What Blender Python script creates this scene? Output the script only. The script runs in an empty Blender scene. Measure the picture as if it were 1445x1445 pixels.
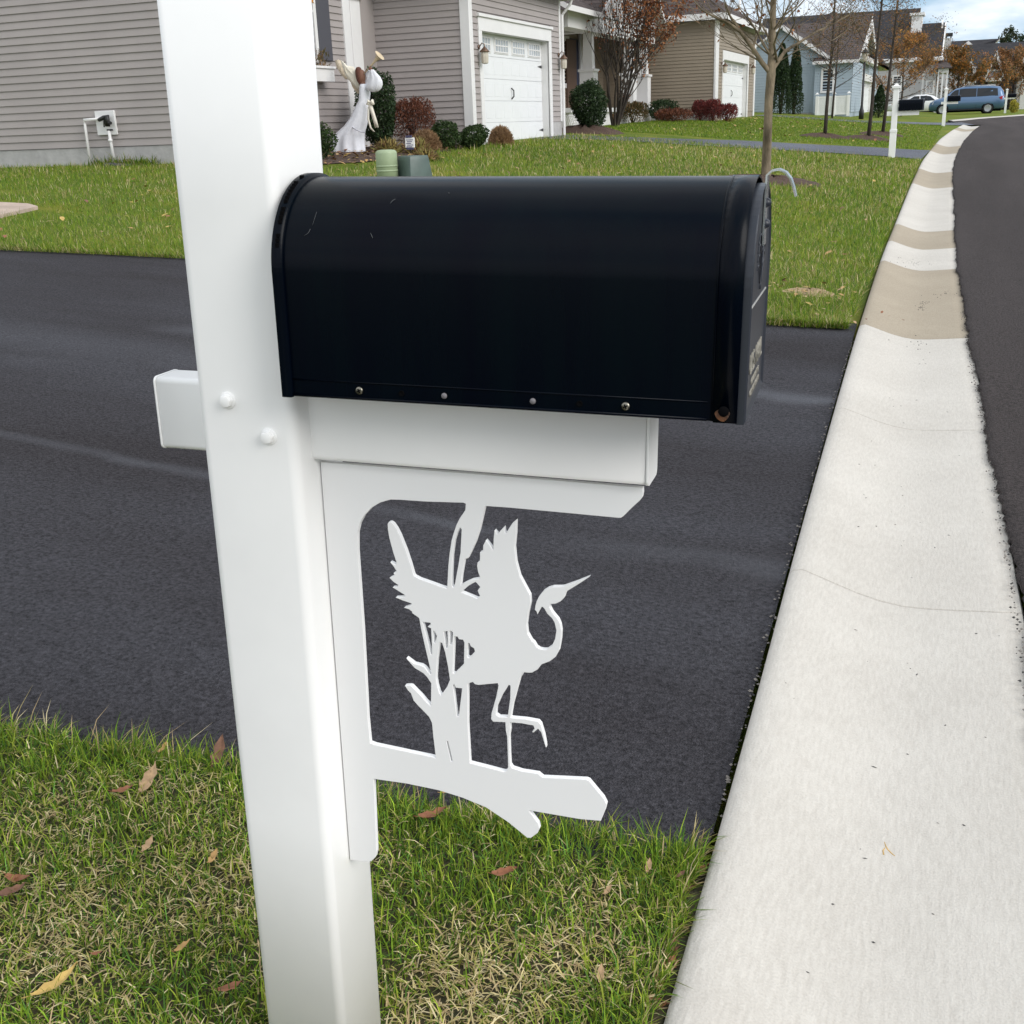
import bpy, bmesh, math, random
import numpy as np
from mathutils import Matrix, Vector
R_=math.radians
random.seed(7); rng=np.random.default_rng(11)
sc=bpy.context.scene; COL=sc.collection
# ---------------------------------------------------------------- camera
CAMH=1.35; FPX=1570.0; CPX=722.5
def cam_rows(pitch,roll,yaw):
    f=np.array([-math.sin(yaw)*math.cos(pitch),math.cos(yaw)*math.cos(pitch),-math.sin(pitch)])
    r=np.array([math.cos(yaw),math.sin(yaw),0.]); d=np.cross(f,r)
    return np.array([math.cos(roll)*r+math.sin(roll)*d,-math.sin(roll)*r+math.cos(roll)*d,f])
CR=cam_rows(R_(19.2248),R_(2.1756),R_(21.4636))
cd=bpy.data.cameras.new('camera'); cam=bpy.data.objects.new('camera',cd); COL.objects.link(cam)
m3=Matrix(((CR[0][0],-CR[1][0],-CR[2][0]),(CR[0][1],-CR[1][1],-CR[2][1]),(CR[0][2],-CR[1][2],-CR[2][2])))
cam.matrix_world=Matrix.Translation((0,0,CAMH))@m3.to_4x4()
cd.sensor_width=36; cd.lens=36*FPX/1445; cd.clip_start=0.02; cd.clip_end=2000
sc.camera=cam
# ---------------------------------------------------------------- light: thin bright overcast, soft sun from the road side
SUN_AZ=R_(108); SUN_EL=R_(31)          # azimuth clockwise from +Y (along the street) towards +X (the road)
w=bpy.data.worlds.new('World'); sc.world=w; w.use_nodes=True
nt=w.node_tree; N=nt.nodes; Lk=nt.links
bg=N['Background']
sky=N.new('ShaderNodeTexSky'); sky.sky_type='NISHITA'; sky.sun_disc=False
sky.sun_elevation=SUN_EL; sky.sun_rotation=SUN_AZ; sky.altitude=0; sky.air_density=1.4; sky.dust_density=0.3; sky.ozone_density=1.2
tc=N.new('ShaderNodeTexCoord'); mp=N.new('ShaderNodeMapping'); mp.inputs['Scale'].default_value=(1.0,1.0,3.2)
mp.inputs['Location'].default_value=(0.35,0.2,0.1)
ns=N.new('ShaderNodeTexNoise'); ns.inputs['Scale'].default_value=2.3; ns.inputs['Detail'].default_value=7; ns.inputs['Roughness'].default_value=0.55
cr=N.new('ShaderNodeValToRGB'); cr.color_ramp.elements[0].position=0.34; cr.color_ramp.elements[1].position=0.52
mx=N.new('ShaderNodeMix'); mx.data_type='RGBA'
mx.inputs['B'].default_value=(10.8,10.9,11.2,1)
sb=N.new('ShaderNodeMix'); sb.data_type='RGBA'; sb.blend_type='MIX'; sb.inputs['Factor'].default_value=.94
sb.inputs['B'].default_value=(3.2,5.1,6.9,1)
Lk.new(tc.outputs['Generated'],mp.inputs['Vector']); Lk.new(mp.outputs[0],ns.inputs['Vector'])
# a clear opening in the cloud low over the end of the street
gd=N.new('ShaderNodeVectorMath'); gd.operation='DOT_PRODUCT'; gd.inputs[1].default_value=(.035,.993,.112)
Lk.new(tc.outputs['Generated'],gd.inputs[0])
gm_=N.new('ShaderNodeMapRange'); gm_.interpolation_type='SMOOTHSTEP'; gm_.inputs['From Min'].default_value=.972; gm_.inputs['From Max'].default_value=.992; gm_.inputs['To Min'].default_value=1.0; gm_.inputs['To Max'].default_value=0.0
Lk.new(gd.outputs['Value'],gm_.inputs['Value'])
n2=N.new('ShaderNodeTexNoise'); n2.inputs['Scale'].default_value=7.5; n2.inputs['Detail'].default_value=6; Lk.new(mp.outputs[0],n2.inputs['Vector'])
c2=N.new('ShaderNodeValToRGB'); c2.color_ramp.elements[0].position=.50; c2.color_ramp.elements[1].position=.68; Lk.new(n2.outputs['Fac'],c2.inputs['Fac'])
mxx=N.new('ShaderNodeMath'); mxx.operation='MAXIMUM'; Lk.new(gm_.outputs[0],mxx.inputs[0]); Lk.new(c2.outputs['Color'],mxx.inputs[1])
mul_=N.new('ShaderNodeMath'); mul_.operation='MULTIPLY'; Lk.new(cr.outputs['Color'],mul_.inputs[0]); Lk.new(mxx.outputs[0],mul_.inputs[1])
Lk.new(ns.outputs['Fac'],cr.inputs['Fac']); Lk.new(mul_.outputs[0],mx.inputs['Factor'])
Lk.new(sky.outputs[0],sb.inputs['A']); Lk.new(sb.outputs['Result'],mx.inputs['A'])
Lk.new(mx.outputs['Result'],bg.inputs['Color']); bg.inputs['Strength'].default_value=0.10
sl=bpy.data.lights.new('sun','SUN'); sun=bpy.data.objects.new('sun',sl); COL.objects.link(sun)
sl.energy=1.8; sl.angle=R_(35); sl.color=(1.0,0.965,0.92)
sd=Vector((math.sin(SUN_AZ)*math.cos(SUN_EL),math.cos(SUN_AZ)*math.cos(SUN_EL),math.sin(SUN_EL)))
sun.rotation_euler=sd.to_track_quat('Z','Y').to_euler()
sc.view_settings.view_transform='Standard'; sc.view_settings.look='None'; sc.view_settings.exposure=0.27; sc.view_settings.gamma=1
sc.cycles.max_bounces=6; sc.cycles.use_denoising=True; sc.cycles.transparent_max_bounces=8
# ---------------------------------------------------------------- terrain and measuring helpers
def sm(x,w): return w*np.log1p(np.exp(np.clip(np.asarray(x,float)/w,-50,50)))
def terr(X,Y):
    X=np.asarray(X,float); Y=np.asarray(Y,float)
    g=0.0125*sm(Y-5,2.0)-0.006*sm(Y-60,5)
    d=-X-0.6
    k=1/(1+np.exp(-(Y-15.3)/1.6)); k2=1/(1+np.exp(-(Y-60)/5.0))
    s=0.068+0.038*k-0.026*k2
    t=0.8+0.05*k
    return g+s*(sm(d,.35)-sm(d-t/s,.8))
def tz(x,y): return float(terr(x,y))
def ray(x,y): return CR.T@np.array([(x-CPX)/FPX,(y-CPX)/FPX,1.])
def G(x,y):
    d=ray(x,y); d=d/np.linalg.norm(d[:2]); prev=t=.3
    while t<400:
        p=d*t
        if p[2]+CAMH<tz(p[0],p[1]):
            a,b=prev,t
            for _ in range(30):
                m=(a+b)/2; p=d*m
                if p[2]+CAMH<tz(p[0],p[1]): b=m
                else: a=m
            p=d*b; return np.array([p[0],p[1],tz(p[0],p[1])])
        prev=t; t*=1.01
    raise ValueError('sky %s,%s'%(x,y))
def PX(x,y,X0): d=ray(x,y); p=d*(X0/d[0]); return np.array([p[0],p[1],p[2]+CAMH])
def PY(x,y,Y0): d=ray(x,y); p=d*(Y0/d[1]); return np.array([p[0],p[1],p[2]+CAMH])
# ---------------------------------------------------------------- materials
MAT={}
def mat(name,col,rough=.6,var=0.0,vscale=8.0,bump=0.0,bscale=60.0,metal=0.0,col2=None,spec=.5,detail=4,trans=0,stretch=None,coat=0):
    if name in MAT: return MAT[name]
    m=bpy.data.materials.new(name); m.use_nodes=True; t=m.node_tree; n=t.nodes; l=t.links; p=n['Principled BSDF']
    p.inputs['Base Color'].default_value=(*col,1); p.inputs['Roughness'].default_value=rough
    p.inputs['Metallic'].default_value=metal; p.inputs['Specular IOR Level'].default_value=spec
    if coat: p.inputs['Coat Weight'].default_value=coat; p.inputs['Coat Roughness'].default_value=.08
    if trans: p.inputs['Transmission Weight'].default_value=trans
    c=n.new('ShaderNodeTexCoord'); vec=c.outputs['Object']
    if stretch:
        q=n.new('ShaderNodeMapping'); q.inputs['Scale'].default_value=stretch; l.new(vec,q.inputs[0]); vec=q.outputs[0]
    if var or col2:
        a=n.new('ShaderNodeTexNoise'); a.inputs['Scale'].default_value=vscale; a.inputs['Detail'].default_value=detail; a.inputs['Roughness'].default_value=.6
        l.new(vec,a.inputs['Vector'])
        r=n.new('ShaderNodeValToRGB'); r.color_ramp.elements[0].position=.32; r.color_ramp.elements[1].position=.68
        c2=col2 if col2 else tuple(min(1,v*(1+var)) for v in col); c1=col if col2 else tuple(v*(1-var) for v in col)
        r.color_ramp.elements[0].color=(*c1,1); r.color_ramp.elements[1].color=(*c2,1)
        l.new(a.outputs['Fac'],r.inputs[0]); l.new(r.outputs[0],p.inputs['Base Color'])
    if bump:
        b=n.new('ShaderNodeTexNoise'); b.inputs['Scale'].default_value=bscale; b.inputs['Detail'].default_value=5; l.new(vec,b.inputs['Vector'])
        u=n.new('ShaderNodeBump'); u.inputs['Strength'].default_value=bump; u.inputs['Distance'].default_value=.02
        l.new(b.outputs['Fac'],u.inputs['Height']); l.new(u.outputs[0],p.inputs['Normal'])
    MAT[name]=m; return m
def nodes(m): return m.node_tree.nodes,m.node_tree.links,m.node_tree.nodes['Principled BSDF']
def asphalt(name,base,tint,streak):
    m=mat(name,base,.75); n,l,p=nodes(m); p.inputs['Specular IOR Level'].default_value=.16; p.inputs['Roughness'].default_value=.85
    c=n.new('ShaderNodeTexCoord')
    big=n.new('ShaderNodeTexNoise'); big.inputs['Scale'].default_value=1.0; big.inputs['Detail'].default_value=5
    mp=n.new('ShaderNodeMapping'); mp.inputs['Scale'].default_value=streak; l.new(c.outputs['Object'],mp.inputs[0]); l.new(mp.outputs[0],big.inputs['Vector'])
    vo=n.new('ShaderNodeTexVoronoi'); vo.inputs['Scale'].default_value=190; l.new(c.outputs['Object'],vo.inputs['Vector'])
    fi=n.new('ShaderNodeTexNoise'); fi.inputs['Scale'].default_value=78; fi.inputs['Detail'].default_value=6; fi.inputs['Roughness'].default_value=.7; l.new(c.outputs['Object'],fi.inputs['Vector'])
    r=n.new('ShaderNodeValToRGB'); r.color_ramp.elements[0].position=.3; r.color_ramp.elements[1].position=.72
    r.color_ramp.elements[0].color=(*[v*.82 for v in base],1); r.color_ramp.elements[1].color=(*tint,1)
    l.new(big.outputs['Fac'],r.inputs[0])
    mul=n.new('ShaderNodeMix'); mul.data_type='RGBA'; mul.blend_type='MULTIPLY'; mul.inputs['Factor'].default_value=1
    r2=n.new('ShaderNodeValToRGB'); r2.color_ramp.elements[0].color=(.30,.30,.30,1); r2.color_ramp.elements[1].color=(2.0,2.0,2.0,1)
    r2.color_ramp.elements[0].position=.3; r2.color_ramp.elements[1].position=.75
    l.new(fi.outputs['Fac'],r2.inputs[0]); l.new(r.outputs[0],mul.inputs['A']); l.new(r2.outputs[0],mul.inputs['B'])
    vs=n.new('ShaderNodeTexVoronoi'); vs.inputs['Scale'].default_value=90; l.new(c.outputs['Object'],vs.inputs['Vector'])
    sp=n.new('ShaderNodeValToRGB'); sp.color_ramp.elements[0].position=.0; sp.color_ramp.elements[1].position=.06; sp.color_ramp.elements[0].color=(1,1,1,1); sp.color_ramp.elements[1].color=(0,0,0,1)
    l.new(vs.outputs['Distance'],sp.inputs[0])
    ad=n.new('ShaderNodeMix'); ad.data_type='RGBA'; ad.inputs['B'].default_value=(.16,.155,.15,1); l.new(mul.outputs['Result'],ad.inputs['A']); 
    mm=n.new('ShaderNodeMath'); mm.operation='MULTIPLY'; mm.inputs[1].default_value=.5; l.new(sp.outputs[0],mm.inputs[0]); l.new(mm.outputs[0],ad.inputs['Factor'])
    l.new(ad.outputs['Result'],p.inputs['Base Color'])
    h=n.new('ShaderNodeMath'); h.operation='ADD'; l.new(vo.outputs['Distance'],h.inputs[0]); l.new(fi.outputs['Fac'],h.inputs[1])
    b=n.new('ShaderNodeBump'); b.inputs['Strength'].default_value=1.0; b.inputs['Distance'].default_value=.012; l.new(h.outputs[0],b.inputs['Height']); l.new(b.outputs[0],p.inputs['Normal'])
    return m
def concrete(name,c1,c2):
    m=mat(name,c1,.85); n,l,p=nodes(m); p.inputs['Specular IOR Level'].default_value=.25
    c=n.new('ShaderNodeTexCoord')
    mp=n.new('ShaderNodeMapping'); mp.inputs['Scale'].default_value=(48,9,20); l.new(c.outputs['Object'],mp.inputs[0])
    br=n.new('ShaderNodeTexNoise'); br.inputs['Scale'].default_value=2.6; br.inputs['Detail'].default_value=8; l.new(mp.outputs[0],br.inputs['Vector'])
    big=n.new('ShaderNodeTexNoise'); big.inputs['Scale'].default_value=3.0; big.inputs['Detail'].default_value=6; big.inputs['Roughness'].default_value=.65; l.new(c.outputs['Object'],big.inputs['Vector'])
    fine=n.new('ShaderNodeTexNoise'); fine.inputs['Scale'].default_value=220; fine.inputs['Detail'].default_value=3; l.new(c.outputs['Object'],fine.inputs['Vector'])
    a=n.new('ShaderNodeMath'); a.operation='ADD'; l.new(br.outputs['Fac'],a.inputs[0]); l.new(big.outputs['Fac'],a.inputs[1])
    a2=n.new('ShaderNodeMath'); a2.operation='ADD'; l.new(a.outputs[0],a2.inputs[0]); l.new(fine.outputs['Fac'],a2.inputs[1])
    a3=n.new('ShaderNodeMath'); a3.operation='MULTIPLY'; a3.inputs[1].default_value=.333; l.new(a2.outputs[0],a3.inputs[0]); big.inputs['Scale'].default_value=1.6
    r=n.new('ShaderNodeValToRGB'); r.color_ramp.elements[0].position=.38; r.color_ramp.elements[1].position=.60
    r.color_ramp.elements[0].color=(*c2,1); r.color_ramp.elements[1].color=(*c1,1); l.new(a3.outputs[0],r.inputs[0])
    vs=n.new('ShaderNodeTexVoronoi'); vs.inputs['Scale'].default_value=16; l.new(c.outputs['Object'],vs.inputs['Vector'])
    sp=n.new('ShaderNodeValToRGB'); sp.color_ramp.elements[0].position=.012; sp.color_ramp.elements[1].position=.03; sp.color_ramp.elements[0].color=(1,1,1,1); sp.color_ramp.elements[1].color=(0,0,0,1)
    l.new(vs.outputs['Distance'],sp.inputs[0])
    gate=n.new('ShaderNodeMath'); gate.operation='GREATER_THAN'; gate.inputs[1].default_value=.56; l.new(big.outputs['Fac'],gate.inputs[0])
    gm=n.new('ShaderNodeMath'); gm.operation='MULTIPLY'; l.new(sp.outputs[0],gm.inputs[0]); l.new(gate.outputs[0],gm.inputs[1])
    mx=n.new('ShaderNodeMix'); mx.data_type='RGBA'; mx.inputs['B'].default_value=(.07,.06,.05,1); l.new(r.outputs[0],mx.inputs['A']); l.new(gm.outputs[0],mx.inputs['Factor'])
    l.new(mx.outputs['Result'],p.inputs['Base Color'])
    b=n.new('ShaderNodeBump'); b.inputs['Strength'].default_value=.35; b.inputs['Distance'].default_value=.004; l.new(a2.outputs[0],b.inputs['Height']); l.new(b.outputs[0],p.inputs['Normal'])
    return m
def lawn_mat():
    m=mat('lawn_turf',(.08,.11,.03),.9); n,l,p=nodes(m); p.inputs['Specular IOR Level'].default_value=.15
    c=n.new('ShaderNodeTexCoord')
    a=n.new('ShaderNodeTexNoise'); a.inputs['Scale'].default_value=.9; a.inputs['Detail'].default_value=6; l.new(c.outputs['Object'],a.inputs['Vector'])
    f=n.new('ShaderNodeTexNoise'); f.inputs['Scale'].default_value=40; f.inputs['Detail'].default_value=5; f.inputs['Roughness'].default_value=.75; l.new(c.outputs['Object'],f.inputs['Vector'])
    r=n.new('ShaderNodeValToRGB'); e=r.color_ramp.elements; e[0].position=.3; e[0].color=(.075,.130,.012,1); e[1].position=.68; e[1].color=(.32,.27,.045,1)
    k=e.new(.5); k.color=(.120,.170,.020,1)
    ad=n.new('ShaderNodeMath'); ad.operation='MULTIPLY_ADD'; ad.inputs[1].default_value=.55; l.new(f.outputs['Fac'],ad.inputs[0])
    s=n.new('ShaderNodeMath'); s.operation='MULTIPLY'; s.inputs[1].default_value=.45; l.new(a.outputs['Fac'],s.inputs[0]); l.new(s.outputs[0],ad.inputs[2])
    l.new(ad.outputs[0],r.inputs[0]); l.new(r.outputs[0],p.inputs['Base Color'])
    b=n.new('ShaderNodeBump'); b.inputs['Strength'].default_value=.8; b.inputs['Distance'].default_value=.04; l.new(f.outputs['Fac'],b.inputs['Height']); l.new(b.outputs[0],p.inputs['Normal'])
    return m
def blade_mat():
    m=mat('grass_blade',(.1,.15,.03),.6); n,l,p=nodes(m); p.inputs['Specular IOR Level'].default_value=.12
    a=n.new('ShaderNodeAttribute'); a.attribute_name='col'; l.new(a.outputs['Color'],p.inputs['Base Color'])
    t=n.new('ShaderNodeBsdfTranslucent'); l.new(a.outputs['Color'],t.inputs['Color'])
    mixs=n.new('ShaderNodeMixShader'); mixs.inputs[0].default_value=.3
    out=[q for q in n if q.type=='OUTPUT_MATERIAL'][0]
    l.new(p.outputs[0],mixs.inputs[1]); l.new(t.outputs[0],mixs.inputs[2]); l.new(mixs.outputs[0],out.inputs[0])
    return m
def roof_mat(name,c1,c2):
    m=mat(name,c1,.95); n,l,p=nodes(m); p.inputs['Specular IOR Level'].default_value=.15
    c=n.new('ShaderNodeTexCoord'); sx=n.new('ShaderNodeSeparateXYZ'); l.new(c.outputs['Object'],sx.inputs[0])
    ad=n.new('ShaderNodeMath'); l.new(sx.outputs[0],ad.inputs[0]); l.new(sx.outputs[1],ad.inputs[1])
    cb=n.new('ShaderNodeCombineXYZ'); l.new(ad.outputs[0],cb.inputs[0]); l.new(sx.outputs[2],cb.inputs[1])
    br=n.new('ShaderNodeTexBrick'); br.inputs['Scale'].default_value=1; br.inputs['Brick Width'].default_value=.32; br.inputs['Row Height'].default_value=.11; br.inputs['Mortar Size'].default_value=.008
    br.inputs['Color1'].default_value=(*c1,1); br.inputs['Color2'].default_value=(*c2,1); br.inputs['Mortar'].default_value=(*[v*.4 for v in c1],1)
    l.new(cb.outputs[0],br.inputs['Vector']); 
    ns=n.new('ShaderNodeTexNoise'); ns.inputs['Scale'].default_value=1.3; ns.inputs['Detail'].default_value=6; l.new(c.outputs['Object'],ns.inputs['Vector'])
    rr=n.new('ShaderNodeValToRGB'); rr.color_ramp.elements[0].color=(.7,.7,.7,1); rr.color_ramp.elements[1].color=(1.25,1.25,1.25,1); l.new(ns.outputs['Fac'],rr.inputs[0])
    mu=n.new('ShaderNodeMix'); mu.data_type='RGBA'; mu.blend_type='MULTIPLY'; mu.inputs['Factor'].default_value=1; l.new(br.outputs['Color'],mu.inputs['A']); l.new(rr.outputs[0],mu.inputs['B'])
    l.new(mu.outputs['Result'],p.inputs['Base Color'])
    return m
M_DRIVE=asphalt('driveway_asphalt',(.052,.047,.052),(.076,.076,.088),(.35,1.3,1))
def scuff_bands(m,lines):   # pale worn bands lying across the paving
    n,l,p=nodes(m); src=p.inputs['Base Color'].links[0].from_socket
    c=n.new('ShaderNodeTexCoord'); sx=n.new('ShaderNodeSeparateXYZ'); l.new(c.outputs['Object'],sx.inputs[0])
    nz=n.new('ShaderNodeTexNoise'); nz.inputs['Scale'].default_value=2.2; nz.inputs['Detail'].default_value=6; l.new(c.outputs['Object'],nz.inputs['Vector'])
    for a,b,wd,s,x0,x1 in lines:
        e=n.new('ShaderNodeMath'); e.operation='MULTIPLY_ADD'; e.inputs[1].default_value=-b; e.inputs[2].default_value=-a; l.new(sx.outputs[0],e.inputs[0])
        f=n.new('ShaderNodeMath'); f.operation='ADD'; l.new(e.outputs[0],f.inputs[0]); l.new(sx.outputs[1],f.inputs[1])
        w_=n.new('ShaderNodeMath'); w_.operation='MULTIPLY_ADD'; w_.inputs[1].default_value=wd*1.6; w_.inputs[2].default_value=-wd*.8; l.new(nz.outputs['Fac'],w_.inputs[0])
        g=n.new('ShaderNodeMath'); g.operation='ADD'; l.new(f.outputs[0],g.inputs[0]); l.new(w_.outputs[0],g.inputs[1])
        ab=n.new('ShaderNodeMath'); ab.operation='ABSOLUTE'; l.new(g.outputs[0],ab.inputs[0])
        mr=n.new('ShaderNodeMapRange'); mr.interpolation_type='SMOOTHSTEP'; mr.inputs['From Min'].default_value=0; mr.inputs['From Max'].default_value=wd; mr.inputs['To Min'].default_value=s; mr.inputs['To Max'].default_value=0; l.new(ab.outputs[0],mr.inputs['Value'])
        xr=n.new('ShaderNodeMapRange'); xr.interpolation_type='SMOOTHSTEP'; xr.inputs['From Min'].default_value=x0; xr.inputs['From Max'].default_value=x1; l.new(sx.outputs[0],xr.inputs['Value'])
        k=n.new('ShaderNodeMath'); k.operation='MULTIPLY'; l.new(mr.outputs[0],k.inputs[0]); l.new(xr.outputs[0],k.inputs[1])
        k2=n.new('ShaderNodeMath'); k2.operation='MULTIPLY'; l.new(k.outputs[0],k2.inputs[0]); l.new(nz.outputs['Fac'],k2.inputs[1])
        mxn=n.new('ShaderNodeMix'); mxn.data_type='RGBA'; mxn.inputs['B'].default_value=(.21,.22,.25,1); l.new(src,mxn.inputs['A']); l.new(k2.outputs[0],mxn.inputs['Factor']); src=mxn.outputs['Result']
    l.new(src,p.inputs['Base Color'])
def _ln(p,q): b=(q[1]-p[1])/(q[0]-p[0]); return p[1]-b*p[0],b
_a=_ln(G(0,608),G(285,664)); _b=_ln(G(700,745),G(1110,800)); _c=_ln(G(225,458),G(330,470))
scuff_bands(M_DRIVE,[(*_a,.07,.45,-1.2,-1.5),(*_b,.14,.55,-1.3,-.6),(*_c,.20,.75,-4.6,-4.0),(*_ln(G(0,470),G(240,500)),.5,.22,-2.0,-3.0)])
M_ROAD=asphalt('road_asphalt',(.064,.053,.051),(.080,.067,.065),(1.2,.12,1))
M_CWHITE=concrete('pale_concrete',(.575,.545,.495),(.465,.435,.39)); M_CTAN=concrete('tan_concrete',(.385,.330,.252),(.305,.258,.195))
M_JOINT=mat('joint_dirt',(.05,.045,.04),.95)
M_LAWN=lawn_mat(); M_BLADE=blade_mat()
M_THATCH=mat('thatch',(.020,.024,.008),.95,vscale=30,col2=(.060,.046,.020),bump=.6,bscale=60)
M_SOIL=mat('soil',(.07,.05,.035),.95,.4,20,.5,50)
M_MULCH=mat('bark_mulch',(.045,.027,.020),.95,vscale=35,col2=(.11,.065,.045),bump=.9,bscale=45)
M_VINYL=mat('white_vinyl',(.85,.85,.84),.38,.025,5,spec=.45)
M_VINYL2=mat('white_pvc_plate',(.80,.80,.80),.45,spec=.4)
M_TRIM=mat('white_trim',(.74,.73,.73),.5,.03,3)
M_BLACK=mat('black_enamel',(.0003,.0010,.0044),.25,spec=.085,bump=.012,bscale=300,col2=(.0006,.0027,.0054),vscale=7,stretch=(3,3,.35))
M_DOORSUN=mat('sunlit_door_enamel',(.024,.028,.038),.36,spec=.4,bump=.02,bscale=300)  # black enamel with the sun on the door face put into a lighter base
M_STEEL=mat('screw_steel',(.26,.245,.205),.35,.3,90,metal=1)
M_RUST=mat('rust',(.16,.06,.02),.8,vscale=120,col2=(.02,.015,.012),bump=.4,bscale=200)
M_SCUFF=mat('bare_scratch',(.42,.42,.40),.45,.2,40)
M_DARK=mat('dark_gap',(.003,.003,.0035),.9,spec=.05)
M_SID1=mat('taupe_siding',(.340,.305,.295),.6,.05,1.2,.08,90); M_SID2=mat('tan_siding',(.275,.225,.170),.6,.05,1.2)
M_SID3=mat('blue_grey_siding',(.33,.40,.46),.6,.05,1.2); M_SID4=mat('pale_grey_siding',(.46,.45,.45),.6,.05,1.2)
M_PARGE=mat('grey_parging',(.40,.39,.385),.85,.12,6,.3,25)
M_GLASS=mat('window_glass',(.02,.024,.032),.10,spec=.16); M_GLASSP=mat('garage_glass',(.38,.42,.46),.1,spec=.8)
M_NAVY=mat('navy_shutter',(.02,.03,.07),.5); M_SHUT=mat('charcoal_shutter',(.07,.07,.085),.55)
M_ROOF=roof_mat('brown_shingle',(.075,.062,.060),(.105,.085,.08)); M_ROOFD=roof_mat('dark_shingle',(.035,.035,.040),(.05,.048,.052))
M_IRON=mat('black_iron',(.012,.012,.013),.45); M_COPPER=mat('lantern_copper',(.16,.10,.07),.45,.3,30,metal=.6); M_LGLASS=mat('lantern_glass',(.55,.50,.42),.25)
M_BARK=mat('pale_bark',(.060,.046,.026),.9,vscale=6,col2=(.29,.23,.155),bump=.7,bscale=40,stretch=(1,1,.35))
M_BARKD=mat('dark_bark',(.045,.035,.028),.9,.35,10,.5,40)
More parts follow.
